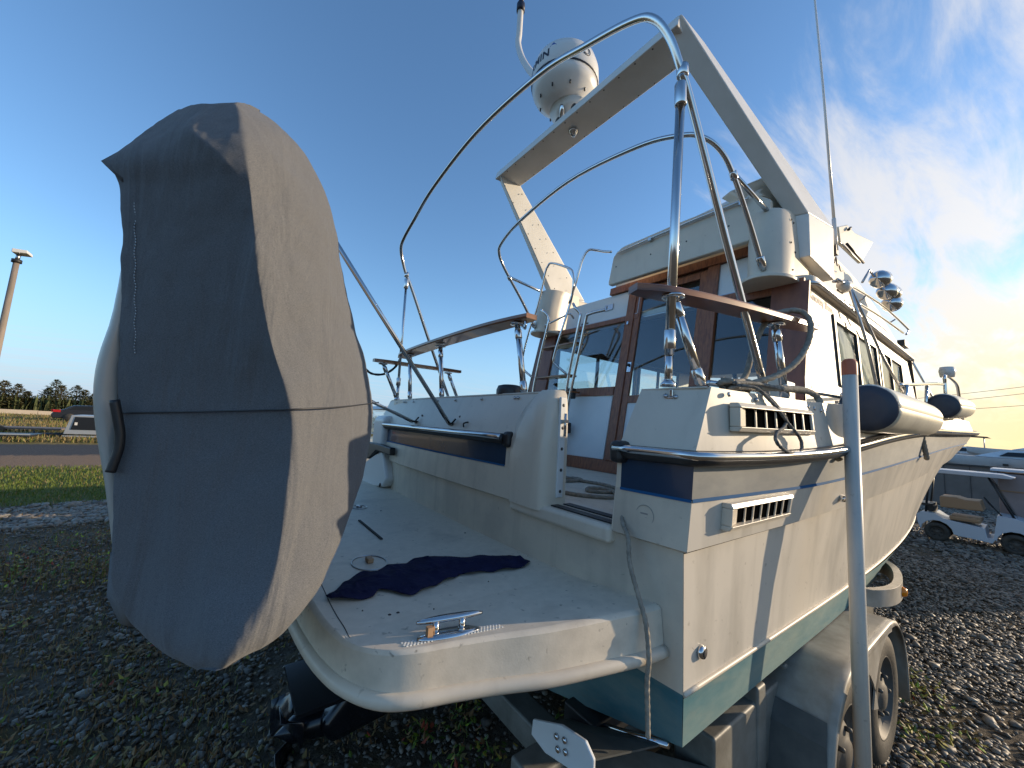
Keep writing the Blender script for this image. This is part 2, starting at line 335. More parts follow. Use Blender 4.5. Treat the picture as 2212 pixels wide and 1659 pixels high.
st=[mat('stone_dark',(.095,.083,.071),.6,col2=(.16,.143,.12),nscale=30,spec=.3),mat('stone_mid',(.20,.175,.14),.6,col2=(.29,.255,.21),nscale=30,spec=.35),mat('stone_light',(.26,.235,.195),.55,col2=(.17,.15,.12),nscale=30,spec=.5),mat('stone_brown',(.11,.075,.045),.6)]
it=[]
def scatter(n,fn,smin,smax,wts=(5,4,1,1)):
    for _ in range(n):
        p=fn()
        if math.sin(p[0]*2.3+1.7*math.sin(p[1]*1.9))+math.sin(p[1]*3.1+1.3*math.sin(p[0]*2.7))<rnd.uniform(-2.2,.4) : continue
        s_=rnd.uniform(smin,smax)*rnd.uniform(.6,1.2)*(1.7 if rnd.random()<.035 else 1); it.append((p[0],p[1],.0+s_*.12,s_*rnd.uniform(.8,1.5),s_*rnd.uniform(.7,1.1),s_*rnd.uniform(.35,.7),rnd.uniform(0,6.28),rnd.choices((0,1,2,3),wts)[0]))
def wedge(a0,a1,r0,r1,pw=1.0):
    def q():
        a=R(rnd.uniform(a0,a1)); t=rnd.random()**pw; r=r0+(r1-r0)*t; return (r*math.cos(a),r*math.sin(a))
    return q
scatter(15000,wedge(84,112,2.2,9.5,.8),.006,.023,(5,4,.7,2))      # left foreground
scatter(12000,wedge(36,88,1.9,6.5,.8),.006,.018,(5,3,.5,2))      # below the platform
scatter(42000,wedge(-12,24,3.0,10,.75),.008,.024,(5,4,2,1))      # right foreground
scatter(20000,wedge(-9,14,9,19,.8),.022,.042,(5,4,2,1))
scatter(2600,wedge(93,110,8.2,9.9),.03,.05,(2,4,4,1))
stonemesh(it,None,'gravel',st,label='loose crushed stone covering the boat yard floor',cat='gravel')
# leaves, weeds and grass as scattered blades
def blades(name,items,m_list,label,cat):
    V_=[];F_=[];mi=[]
    for (x,y,h,wd,lean,az,ci,leaf) in items:
        d=Vector((math.cos(az),math.sin(az),0)); s_=Vector((-d.y,d.x,0)); o=len(V_)
        b=Vector((x,y,0)); tip=b+d*lean+Vector((0,0,h)); mid=b+d*lean*.35+Vector((0,0,h*.6))
        if leaf:
            c=b+Vector((0,0,h)); V_+=[c-d*wd,c+s_*wd*.6+Vector((0,0,wd*.3)),c+d*wd+Vector((0,0,lean)),c-s_*wd*.6+Vector((0,0,wd*.2))]; F_+=[(o,o+1,o+2,o+3)]; mi.append(ci)
        else:
            V_+=[b-s_*wd*.5,b+s_*wd*.5,mid+s_*wd*.4,mid-s_*wd*.4,tip]; F_+=[(o,o+1,o+2,o+3),(o+3,o+2,o+4)]; mi+=[ci,ci]
    me=bpy.data.meshes.new(name); me.from_pydata(V_,[],F_)
    for q in m_list: me.materials.append(q)
    me.polygons.foreach_set('material_index',mi); me.update()
    o=bpy.data.objects.new(name,me); col.objects.link(o); o['kind']='stuff'; o['label']=label; o['category']=cat; return o
def leafm(n,c,c2):
    M=mat(n,c,.6,col2=c2,nscale=25,spec=.3); return M
gmts=[leafm('grass_green',(.075,.12,.015),(.15,.18,.03)),leafm('grass_dry',(.27,.20,.08),(.17,.13,.055)),leafm('leaf_yellow',(.42,.34,.05),(.30,.26,.06)),leafm('leaf_red',(.34,.05,.025),(.2,.06,.03)),leafm('leaf_green',(.06,.12,.02),(.12,.17,.03)),leafm('weed_brown',(.16,.085,.035),(.26,.16,.07)),leafm('leaf_lime',(.30,.38,.03),(.2,.3,.03))]
gi=[]
for _ in range(16000):
    y=rnd.uniform(9.6,15); x=rnd.uniform(-.36*y-1.5,-.02*y+.5); gi.append((x,y,rnd.uniform(.02,.07),.012,rnd.uniform(0,.04),rnd.uniform(0,6.3),rnd.choices((0,1),(5,1))[0],0))
for _ in range(22000):
    y=23+35*rnd.random()**1.3; x=rnd.uniform(-.42*y,.1*y); gi.append((x,y,rnd.uniform(.06,.26),.035,rnd.uniform(0,.2),rnd.uniform(0,6.3),rnd.choices((0,1),(1.2,5))[0],0))
for _ in range(16000):   # thin growth among near stones, left
    a=R(rnd.uniform(85,112)); r=rnd.uniform(2.2,9.6); gi.append((r*math.cos(a),r*math.sin(a),rnd.uniform(.01,.05),.006,rnd.uniform(0,.03),rnd.uniform(0,6.3),rnd.choices((0,1,5),(.7,3,5))[0],0))
blades('grass',gi,gmts,'short and dry grass growing across the yard edge','grass')
def clump(cx,cy,rad,nn,h,wts,leafr=.5):
    o=[]
    for _ in range(nn):
        a=rnd.uniform(0,6.28); r=rad*rnd.random()**.6; hh=h*rnd.random()*(1.1-r/rad*.6)
        leaf=rnd.random()<leafr
        o.append((cx+r*math.cos(a),cy+r*math.sin(a),hh if leaf else hh+.01,rnd.uniform(.010,.022) if leaf else .005,rnd.uniform(0,.035),rnd.uniform(0,6.3),rnd.choices(range(7),wts)[0],leaf))
    return o
wd=[]
for (cx,cy,rad,nn,h) in ((-1.45,5.9,.55,700,.16),(-.75,5.7,.5,800,.20),(-.35,5.4,.35,400,.17),(-1.9,6.3,.6,600,.2),(-1.1,6.9,.6,500,.12),(-.9,7.6,.22,160,.28)):
    wd+=clump(cx,cy,rad,nn,h,(1,2,1,.4,1.6,5,.5),.55)
for (a,r) in [(rnd.uniform(34,66),rnd.uniform(2.1,4.4)) for _ in range(46)]:
    wd+=clump(r*math.cos(R(a)),r*math.sin(R(a)),rnd.uniform(.06,.2),int(rnd.uniform(12,60)),.07,(1,1,2,1.2,5,2,1),.8)
for (a,r) in [(rnd.uniform(66,110),rnd.uniform(2.1,6.2)) for _ in range(90)]:
    wd+=clump(r*math.cos(R(a)),r*math.sin(R(a)),rnd.uniform(.08,.35),int(rnd.uniform(20,110)),.045,(.5,4,.4,.15,.5,6,.1),.45)
for (x,y,q) in ((3.95,.62,60),(4.15,.55,70),(4.4,.6,40),(3.55,.50,60),(3.75,.40,50),(3.3,.42,60),(3.0,.38,40)):
    wd+=clump(x,y,.15,int(q*.7),.05,(.2,1,4,.2,.5,2,2.5),.97)
blades('weeds',wd,gmts,'autumn weeds with yellow, red and green leaves among the stones','weeds')

# ================================================================== BOAT
boat=thing('cabin_cruiser',(5.2,YC,0),'large cream cabin cruiser with navy stripe and radar arch standing on its trailer','boat')
RX=[1.27,1.7,2.2,3.0,4.0,5.0,6.0,7.0,7.6,8.2,9.0,9.8,10.8]
ST=dict(
 T =([.668,.618,.556,.510,.48,.46,.45,.45,.465,.56,1.0,1.58,2.30],[1.905,1.905,1.912,1.955,1.995,2.03,2.06,2.09,2.11,2.13,2.16,2.20,2.26]),
 Rl=([.674,.605,.535,.485,.452,.430,.418,.418,.432,.52,.95,1.55,2.31],[1.66,1.672,1.705,1.79,1.86,1.89,1.92,1.95,1.97,2.0,2.04,2.08,2.14]),
 B =([.680,.630,.575,.53,.49,.475,.465,.470,.50,.62,1.08,1.66,2.31],[1.515,1.528,1.55,1.60,1.67,1.73,1.78,1.82,1.84,1.87,1.90,1.94,2.0]),
 K =([.686,.650,.610,.575,.55,.54,.54,.57,.62,.76,1.20,1.74,2.31],[1.352,1.372,1.395,1.43,1.48,1.54,1.60,1.65,1.68,1.72,1.77,1.83,1.90]),
 K2=([.708,.674,.636,.604,.580,.570,.572,.605,.655,.805,1.24,1.775,2.31],[1.342,1.362,1.385,1.42,1.47,1.53,1.59,1.64,1.67,1.71,1.76,1.82,1.89]),
 C =([.705,.700,.695,.69,.695,.72,.785,.93,1.07,1.25,1.60,1.95,2.31],[.905,.905,.905,.905,.915,.95,1.01,1.09,1.15,1.22,1.33,1.45,1.60]),
 C1=([.704,.699,.694,.689,.685,.71,.775,.92,1.06,1.24,1.59,1.94,2.31],[.895,.895,.895,.895,.905,.94,1.0,1.08,1.14,1.21,1.32,1.44,1.59]),
 C2=([.706,.708,.710,.712,.74,.84,.97,1.13,1.27,1.45,1.75,2.05,2.31],[.752,.752,.752,.755,.765,.80,.86,.94,1.0,1.08,1.20,1.33,1.50]),
 KE=([YC]*13,[.36,.36,.36,.36,.37,.40,.45,.52,.60,.70,.88,1.1,1.42]))
XO=dict(T=.10,Rl=0,B=-.004,K=-.02,K2=0,C=0,C1=0,C2=0,KE=0)   # rake of the transom at each level
FX=dict(T=.0,Rl=0,B=-.1,K=-.25,K2=-.27,C=-.75,C1=-.76,C2=-1.1,KE=-1.3)  # stem rake
def hp(k,i):
    t=i/12.; x=RX[i]
    if i==0: x+=XO[k]
    x+=FX[k]*max(0,(x-6.5)/4.3)**1.5
    return (x,ST[k][0][i],ST[k][1][i])
def strip(name,ks,m,sub=False,both=True,**kw):
    mb=MB()
    for side in (0,1) if both else (0,):
        rows=[]
        for k in ks:
            c=cr([hp(k,i) for i in range(13)],5); rows.append([mir(p) if side else tuple(p) for p in c])
        mb.grid(rows,True)
    return obj(name,mb,m,boat,**kw)
strip('upper_bulwark',['T','Rl'],gelside)
strip('side_stripe',['Rl','B'],faded,label='faded blue-grey stripe along the hull side')
strip('upper_hull_side',['B','K'],gelside)
strip('knuckle',['K','K2'],gelside)
mbp=MB()
for s_ in (0,1):
    c=cr([hp('K2',i) for i in range(13)],5); c=[mir(p) for p in c] if s_ else c
    mbp.tube([(p[0],p[1],p[2]) for p in c],.0042,6)
obj('knuckle_line',mbp,mat('dark_line',(.12,.10,.075),.8),boat)  # thin dark line drawn along the knuckle edge
strip('lower_hull_side',['K2','C'],gelside)
mbp=MB()
for s_ in (0,1):
    c=cr([hp('B',i) for i in range(13)],5); c=[(p[0],p[1]-.004,p[2]) for p in c]; c=[mir(p) for p in c] if s_ else c
    mbp.grid([[(p[0],p[1]+(.001 if not s_ else -.001),p[2]+.006) for p in c],[(p[0],p[1],p[2]-.006) for p in c]])
obj('pinstripe',mbp,pin,boat)
mbp=MB()
for s_ in (0,1):
    c=cr([hp('C',i) for i in range(13)],5); c=[mir(p) for p in c] if s_ else c
    mbp.tube([(p[0],p[1]+(-.002 if not s_ else .002),p[2]+.002) for p in c],.009,8)
obj('spray_rail',mbp,gelhull,boat)
strip('boot_band',['C1','C2'],teal)
strip('hull_bottom',['C2','KE'],teal)
# transom shell in levels
def tx(y,x0): return x0-.045*(1-((y-YC)/1.65)**2)
def trow(k,y0,y1,n):
    x,_,z=hp(k,0); return [(tx(y0+(y1-y0)*j/n,x),y0+(y1-y0)*j/n,z) for j in range(n+1)]
def tstrip(name,ka,kb,spans,m,**kw):
    mb=MB()
    for (a0,a1,b0,b1) in spans: mb.grid([trow(ka,a0,a1,14),trow(kb,b0,b1,14)],True)
    return obj(name,mb,m,boat,**kw)
e=lambda k:(ST[k][0][0],2*YC-ST[k][0][0])
GS,GP=.975,1.60     # gate opening: starboard edge, start of port post
tstrip('transom_upper_panel','T','Rl',[(e('T')[0],.945,e('Rl')[0],GS),(GP-.12,e('T')[1],GP+.02,e('Rl')[1])],gel)
tstrip('transom_stripe','Rl','B',[(e('Rl')[0],.955,e('B')[0],.955),(1.685,e('Rl')[1],1.685,e('B')[1])],navy,label='dark navy stripe across the transom')
tstrip('transom_stripe_margin','Rl','B',[(.955,GS,.955,GS)],gel); tstrip('transom_stripe_margin','Rl','B',[(GP,1.685,GP,1.685)],gel)
tstrip('transom_middle_panel','B','K',[(e('B')[0],GS,e('K')[0],GS),(GP,e('B')[1],GP,e('K')[1])],gelhull)
tstrip('transom_ledge','K','K2',[(e('K')[0],e('K')[1],e('K2')[0],e('K2')[1])],gelhull)
tstrip('transom_lower_panel','K2','C',[(e('K2')[0],e('K2')[1],e('C')[0],e('C')[1])],gelhull)
tstrip('transom_antifouling','C','C2',[(e('C')[0],e('C')[1],e('C2')[0],e('C2')[1])],teal)
mb=MB(); a=trow('C2',*e('C2'),14); mb.grid([a,[(tx(p[1],1.27),p[1],.752-.39*(1-abs(p[1]-YC)/1.61)) for p in a]],False); obj('transom_vee',mb,teal,boat)
mb=MB()
for (y0,y1) in ((e('B')[0],.955),(1.685,e('B')[1])):
    r_=[(tx(y,hp('B',0)[0])-.003,y,hp('B',0)[2]) for y in np.linspace(y0,y1,15)]
    mb.grid([[(p[0],p[1],p[2]+.004) for p in r_],[(p[0]-.001,p[1],p[2]-.006) for p in r_]])
obj('pinstripe',mb,pin,boat)
# gate post on the port side of the opening, sill
mb=MB(); rows=[]
for (z,xf,y0,y1) in ((1.345,1.203,1.36,1.75),(1.50,1.203,1.36,1.75),(1.64,1.206,1.36,1.745),(1.74,1.220,1.362,1.69),(1.84,1.240,1.368,1.62),(1.895,1.262,1.375,1.575),(1.917,1.29,1.39,1.56)):
    rows.append([(1.36,y0,z),(xf+.05,y0,z),(xf+.015,y0+.008,z),(xf,y0+.035,z),(xf,y0+.09,z),(xf+.006,y0+(y1-y0)*.6,z),(xf+.05+.02*(z-1.345),y1,z),(1.36,y1,z)])
mb.grid(rows,True); mb.add(rows[-1],[tuple(range(8))]); obj('gate_post',mb,gel,boat)
mb=MB(); mb.box((1.295,1.350,1.40),(1.335,1.366,1.88)); gsp=obj('gate_strike_plate',mb,white,boat,bevel=.006)
for z in (1.43,1.53,1.63,1.73,1.84):
    mb=MB(); mb.lathe([(.0001,-.002),(.008,-.002),(.008,.003),(.0001,.003)],(1.315,1.351,z),(0,1,0),10); obj('bolt',mb,blk,gsp)
mb=MB(); mb.tube([(1.315,1.335,1.80),(1.315,1.335,1.69)],.007,8); mb.box((1.305,1.325,1.755),(1.33,1.36,1.770)); obj('gate_latch',mb,ss,boat)
mb=MB(); mb.box((1.215,GS,1.30),(1.47,1.62,1.368)); obj('gate_sill',mb,gel,boat,bevel=.02)
for (xa) in (1.255,1.335):
    mb=MB(); mb.hexa([(xa,GS+.005,1.369),(xa+.045,GS+.005,1.369),(xa+.045,1.345,1.369),(xa,1.345,1.369),(xa,GS+.005,1.374),(xa+.045,GS+.005,1.374),(xa+.045,1.345,1.374),(xa,1.345,1.374)]); obj('tread_strip',mb,blk,boat)
# starboard return of gate, inner bulwark faces, caps
mb=MB(); mb.prism([(1.235,GS,1.345),(1.27,GS,1.66),(1.37,.947,1.91),(1.50,.947,1.91),(1.50,GS,1.345)],(0,.006,0)); obj('gate_jamb',mb,gel,boat)
mb=MB()
mb.prism([(1.36,.672,1.900),(1.46,.85,1.900),(1.46,.945,1.900),(1.355,.945,1.900)],(0,0,.008))
mb.prism([(tx(1.5,1.37),1.5,1.905),(1.42,1.5,1.905),(1.42,3.78,1.905),(1.375,e('T')[1]-.01,1.905),(tx(3.0,1.37),3.0,1.905),(tx(2.3,1.37),2.3,1.905)],(0,0,.012)); obj('transom_cap',mb,gel,boat,bevel=.005)
mb=MB()
for s_ in (0,1):
    o_=[hp('T',i) for i in range(13)]; o_=cr(o_,4); inn=[(p[0],min(YC,max(p[1]+.18,.86)),p[2]+.004) for p in o_]; mid_=[(p[0],p[1]+.03,p[2]+.006) for p in o_]
    rows=[o_,mid_,inn]; rows=[[mir(p) for p in r_] for r_ in rows] if s_ else rows; mb.grid(rows)
obj('side_deck',mb,gel,boat)
mb=MB(); mb.grid([[(7.0,y,2.12) for y in np.linspace(.7,3.94,9)],[(8.2,y,2.17) for y in np.linspace(.75,3.89,9)],[(9.4,y,2.22) for y in np.linspace(1.3,3.34,9)],[(10.6,y,2.27) for y in np.linspace(2.2,2.44,9)]]); obj('foredeck',mb,gel,boat)
# cockpit liner
mb=MB(); mb.box((1.33,.84,1.30),(3.2,3.80,1.342)); obj('cockpit_sole',mb,gelplat,boat)
mb=MB(); mb.box((1.44,.83,1.342),(3.15,.86,1.90)); mb.box((1.44,3.78,1.342),(3.15,3.81,1.90)); mb.box((1.34,1.44,1.342),(1.36,3.78,1.900)); mb.box((1.44,.86,1.342),(1.47,.94,1.90)); obj('cockpit_liner',mb,gel,boat)
# rub rails: fat black/steel tube round stern and sides
def rail(name,pts,parent=boat):
    mb=MB(); mb.tube(pts,.036,14); o=obj(name,mb,blk,parent)
    m2=MB(); m2.tube([(p[0]-.022 if abs(p[1]-.674)>.0 and p[0]<1.3 else p[0],p[1],p[2]+.016) for p in pts],.021,12); obj('rail_insert',m2,ss,o); return o
sp=[ (tx(y,1.27)-.018,y,1.655) for y in np.linspace(.965,.70,4)]
side_=[Vector((p[0],p[1]-.018,p[2]-.006)) for p in cr([hp('Rl',i) for i in range(13)],5)]
rp=[Vector(p) for p in sp]+[Vector((1.25,.664,1.655))]+side_[1:]
mb=MB(); mb.tube(rp,.027,14); rr_=obj('rub_rail',mb,blk,boat)
m2=MB(); m2.tube([p+Vector((-.020,0,.010)) for p in [Vector(q) for q in sp]]+[Vector((1.236,.650,1.664))]+[p+Vector((0,-.020,.008)) for p in side_[1:]],.0155,12); obj('rail_insert',m2,ss,rr_)
pp=[Vector((tx(y,1.27)-.018,y,1.655)) for y in np.linspace(1.70,3.94,16)]+[Vector((1.25,3.976,1.655))]+[Vector(mir(p)) for p in side_[1:]]
mb=MB(); mb.tube(pp,.028,14); rr2=obj('rub_rail',mb,blk,boat)
m2=MB(); m2.tube([p+Vector((-.020,0,.010)) for p in pp[:17]],.016,12); obj('rail_insert',m2,ss,rr2)
for yy in (.955,1.675):
    mb=MB(); mb.box((1.205,yy-.03,1.61),(1.285,yy+.03,1.695)); obj('rail_end_cap',mb,blk,boat,bevel=.022)
# scuppers / vents
def vent(name,x0,x1,zc0,zc1,h,yf,n=7):
    """louvred engine vent: scoop standing off the side"""
    def pt(x,z,d): return (x,yf(x,z)-d,z)
    zt=lambda x:interp([x0,x1],[zc0,zc1],x)+h/2; zb=lambda x:interp([x0,x1],[zc0,zc1],x)-h/2
    a,b_=x0+.065,x1-.015
    mb=MB()
    mb.hexa([pt(x0,zb(x0)-.018,.0),pt(x1,zb(x1)-.018,.0),pt(x1,zb(x1)-.018,.016),pt(x0,zb(x0)-.018,.030),pt(x0,zb(x0),.0),pt(x1,zb(x1),.0),pt(x1,zb(x1),.024),pt(x0,zb(x0),.042)])
    mb.hexa([pt(x0,zt(x0),.0),pt(x1,zt(x1),.0),pt(x1,zt(x1),.024),pt(x0,zt(x0),.042),pt(x0,zt(x0)+.018,.0),pt(x1,zt(x1)+.018,.0),pt(x1,zt(x1)+.018,.016),pt(x0,zt(x0)+.018,.030)])
    mb.hexa([pt(x0,zb(x0),0),pt(a,zb(a),0),pt(a,zb(a),.02),pt(x0,zb(x0),.038),pt(x0,zt(x0),0),pt(a,zt(a),0),pt(a,zt(a),.02),pt(x0,zt(x0),.038)])
    mb.hexa([pt(b_,zb(b_),0),pt(x1,zb(x1),0),pt(x1,zb(x1),.020),pt(b_,zb(b_),.02),pt(b_,zt(b_),0),pt(x1,zt(x1),0),pt(x1,zt(x1),.020),pt(b_,zt(b_),.02)])
    v_=obj(name,mb,gel,boat,bevel=.004)
    mb=MB(); mb.grid([[pt(a,zb(a),.012),pt(b_,zb(b_),.012)],[pt(a,zt(a),.012),pt(b_,zt(b_),.012)]],False); obj('vent_shade_sheet',mb,matteblk,v_)  # flat black sheet, its colour stands for the shade of a deep opening
    for i in range(1,n):
        x=a+(b_-a)*i/n; mb=MB(); mb.hexa([pt(x,zb(x),.0125),pt(x+.007,zb(x),.0125),pt(x+.007,zb(x),.017),pt(x,zb(x),.017),pt(x,zt(x),.0125),pt(x+.007,zt(x),.0125),pt(x+.007,zt(x),.017),pt(x,zt(x),.017)])
        obj('vent_slat',mb,gel,v_)
    return v_
def yside(ka,kb):
    def fn(x,z):
        ya=interp(RX,ST[ka][0],x); za=interp(RX,ST[ka][1],x); yb=interp(RX,ST[kb][0],x); zb=interp(RX,ST[kb][1],x); t=(za-z)/(za-zb); return ya+(yb-ya)*t
    return fn
yU=yside('T','Rl'); yM=yside('B','K'); yL=yside('K2','C')
vent('side_vent',1.455,2.02,1.805,1.815,.068,yU)
vent('side_vent',1.435,1.90,1.455,1.470,.060,yM)
def disc(name,c,ax,r,d,m,parent=boat,seg=18,dome=False):
    mb=MB(); mb.lathe([(.0001,0),(r,0),(r,d*.5),(r*.8,d),(.0001,d*(1.3 if dome else 1))],c,ax,seg,cap=False); return obj(name,mb,m,parent)
thr=disc('through_hull_fitting',(1.37,yL(1.37,1.01)+.002,1.01),(0,-1,0),.022,.018,ss); disc('drain_opening',(1.37,yL(1.37,1.01)-.0165,1.01),(0,-1,0),.012,.003,dark,thr)
disc('fuel_vent',(2.49,yM(2.49,1.46),1.465),(-.5,-1,0),.018,.03,ss,dome=True)
mb=MB()
for (x,z) in ((1.45,1.885),(1.63,1.88),(2.03,1.885),(2.08,1.88),(2.14,1.875),(2.45,1.90),(2.75,1.92)): mb.lathe([(.0001,0),(.009,0),(.009,.006),(.0001,.008)],(x,yU(x,z),z),(0,-1,.2),8)
for (y,z) in ((.83,1.875),(.79,1.87),(1.72,1.885),(1.75,1.885),(2.45,1.885),(2.75,1.885),(2.79,1.885),(3.25,1.885),(3.5,1.885),(3.45,1.885),(3.7,1.885),(3.15,1.82),(2.1,1.885)): mb.lathe([(.0001,0),(.009,0),(.009,.006),(.0001,.008)],(tx(y,1.355)+.002,y,z),(-1,0,.3),8)
b_=obj('deck_bolts',mb,ssd,boat); b_['kind']='stuff'
# small clam cleat plates on the starboard panel
mb=MB(); mb.box((1.345,.795,1.862),(1.356,.835,1.872)); mb.box((1.345,.80,1.872),(1.352,.815,1.90)); obj('rail_latch',mb,ss,boat,bevel=.003)
# faint round sticker and hull letters
mb=MB(); cx=Vector((tx(.83,1.262)-.004,.845,1.435)); mb.tube([cx+Vector((0,math.cos(a)*.036,math.sin(a)*.036)) for a in np.linspace(0,2*math.pi,28)[:-1]],.0013,6,closed=True); dk=obj('round_decal',mb,prr,boat)

mb=MB()
for (dy,dz,l) in ((.018,.006,.030),(.016,-.008,.024)): mb.box((cx.x-.001,cx.y+dy-l,cx.z+dz-.003),(cx.x,cx.y+dy,cx.z+dz+.003))
obj('decal_lines',mb,prr,dk)['kind']='stuff'
# horn-like corner studs on transom, rope eye
mb=MB(); mb.tube(cr([(1.235,2.17,1.70),(1.230,2.163,1.722),(1.25,2.15,1.732),(1.27,2.165,1.724)],5),.005,8); obj('transom_hook',mb,blk,boat)
# -------------------------------------------------- swim platform
def plan(z_off=0,out=0):
    c=[(1.262,.782-out),(1.16,.795-out),(1.0,.832-out),(.83,.875-out*.9),(.68,.930-out*.7),(.56,.968-out*.6),(.475,.992-out*.5),(.405,1.03-out*.5),(.352,1.10-out*.5),(.318-out*.4,1.20-out*.4),(.292-out*.7,1.37),(.275-out,1.7),(.262-out,2.32)]
    c=[tuple(p)[:2] for p in cr([(a,b,0) for a,b in c],4)]
    return c+[(x,2*YC-y) for x,y in reversed(c[:-1])]
pl=plan(); n=len(pl)
mb=MB(); rows=[]
pz=lambda y:.034*max(0,min(1,(1.15-abs(y-YC)+0 if False else (1.15-(y if y<YC else 2*YC-y)))/.35))
for (o_,z) in ((-.022,1.115),(-.008,1.112),(0,1.104),(.012,1.022),(.012,1.005)): rows.append([(x,y,z+(pz(y) if z>1.05 else 0)) for x,y in plan(0,o_)])
for a_ in (rows[:3],rows[2:4],rows[3:]): mb.grid(a_,True)
tr_=rows[0]; hN=len(tr_)//2
mb.grid([[tr_[k],(tr_[k][0],YC-(YC-1.20),1.115) if tr_[k][1]<1.20 else (tr_[k][0],tr_[k][1],1.115),(tr_[k][0],YC,1.115),(tr_[k][0],2*YC-1.20,1.115) if tr_[k][1]<1.20 else (tr_[k][0],2*YC-tr_[k][1],1.115),tr_[-1-k]] for k in range(hN+1)],False)
mb.add([(x,y,1.005) for x,y in plan(0,.012)],[tuple(range(n))],False)
plat=obj('swim_platform',mb,gelplat,boat)
mb=MB(); mb.tube([(x,y,1.010) for x,y in plan(0,.012)],.021,12); obj('platform_rub_tube',mb,gelhull,plat)
mb=MB(); q_=plan(0,-.075); mb.tube([(x,y,1.1158) for x,y in q_[26:60]],.0012,5); obj('platform_groove',mb,dark,plat)
mb=MB(); 
for (x,y,r_) in ((.485,1.235,.006),(.512,1.235,.006),(1.19,.985,.008),(1.15,1.92,.006),(.42,1.30,.003),(.62,1.2,.003),(.9,1.3,.003),(.5,1.42,.003),(.9,2.6,.006),(.40,1.15,.004)): mb.lathe([(.0001,0),(r_,0),(.0001,.004)],(x,y,1.115),(0,0,1),8)
q=obj('drain_holes',mb,dark,plat); q['kind']='stuff'
mb=MB(); mb.hexa([(.700,1.99,1.116),(.712,1.99,1.116),(.712,2.40,1.116),(.700,2.40,1.116),(.700,1.99,1.122),(.712,1.99,1.122),(.712,2.40,1.122),(.700,2.40,1.122)]); obj('hatch_slot',mb,dark,plat)
mb=MB(); mb.tube([(.56+.07*math.cos(a),1.70+.09*math.sin(a),1.117) for a in np.linspace(0,2*math.pi,24)[:-1]],.003,6,closed=True); obj('deck_plate_ring',mb,ssd,plat)
mb=MB(); mb.tube([(.80+.05*math.cos(a),2.75+.06*math.sin(a),1.117) for a in np.linspace(0,2*math.pi,24)[:-1]],.003,6,closed=True); mb.lathe([(.0001,0),(.02,0),(.018,.012),(.0001,.012)],(.80,2.75,1.116),(0,0,1),12); obj('deck_plate_ring',mb,ssd,plat)
mb=MB(); mb.box((.55,1.69,1.116),(.575,1.735,1.135)); obj('cotter_block',mb,tan,plat,bevel=.004)
# non-skid dots strip
mb=MB()
for r_ in range(4):
    for c_ in range(30):
        t=c_/29; x=.45+.27*t+(.005 if r_%2 else 0); y=1.045-.058*t-.008*r_; mb.box((x,y+.0,1.1152+pz(y)),(x+.005,y+.004,1.1175+pz(y)))
q=obj('nonskid_dots',mb,white,plat); q['kind']='stuff'
# pop-up cleat
cl=MB(); 
def oval(cx,cy,z,a,b,h,th,m,name,parent,tip=0):
    mb=MB(); prof=[(.0001,0),(1,0),(1,.5),(.82,.85),(.0001,1)]; rows=[]
    for r_,hh in prof:
        rows.append([(cx+math.cos(t)*a*r_*math.cos(th)-math.sin(t)*b*r_*math.sin(th),cy+math.cos(t)*a*r_*math.sin(th)+math.sin(t)*b*r_*math.cos(th),z+hh*h+tip*(math.cos(t)*r_)**2) for t in np.linspace(0,2*math.pi,33)])
    mb.grid(rows); return obj(name,mb,m,parent)
clt=oval(.580,1.018,1.127,.092,.026,.012,R(-11),ss,'cleat_base',plat)
def cleat_top(): return oval(.590,1.033,1.162,.100,.013,.012,R(-11),ss,'cleat_bar',plat)
cleat_top()
for d_ in (-.042,.036):
    mb=MB(); mb.lathe([(.011,0),(.009,.036)],(.585+d_*.98,1.025-d_*.19,1.130),(0,0,1),10); obj('cleat_post',mb,ss,plat)
mb=MB(); mb.box((.514,1.018,1.137),(.530,1.034,1.160)); obj('cleat_wedge',mb,tan,plat)
# -------------------------------------------------- cabin
def awx(z): return 3.02+(z-1.95)*.19      # aft wall leans forward with height
YS=lambda z:.862+(z-2.05)*.055             # cabin side plane
Z0=1.342; ZT=3.28
def aw(y,z,d=0): return (awx(z)-d,y,z)
def bar(mb,y0,y1,z0,z1,d0=0,d1=.03):
    mb.hexa([aw(y0,z0,d0),aw(y0,z0,d1),aw(y1,z0,d1),aw(y1,z0,d0),aw(y0,z1,d0),aw(y0,z1,d1),aw(y1,z1,d1),aw(y1,z1,d0)])
# mahogany frame members
def frame(name,*a,m=mah,bev=.004,**k):
    mb=MB(); bar(mb,*a,**k); return obj(name,mb,m,boat,bevel=bev)
frame('head_beam',1.10,2.66,3.19,3.27,d1=.05)
frame('bottom_rail',.87,3.72,1.345,1.455,d1=.03)
frame('sill_rail',2.42,3.72,2.075,2.165,d1=.032)
frame('sill_rail',.87,1.49,1.90,2.05,d1=.03)
frame('lintel_rail',2.26,3.72,2.85,2.905,d1=.032)
frame('lintel_rail',.90,1.49,2.80,2.89,d1=.03)
frame('door_jamb',2.31,2.405,1.455,3.19,d1=.04)
frame('door_jamb',1.50,1.60,1.455,3.19,d1=.04)
frame('corner_post',.868,1.10,1.90,2.86,d1=.032,m=mahp)
frame('corner_post',3.44,3.735,1.90,2.86,d1=.032,m=mahp)
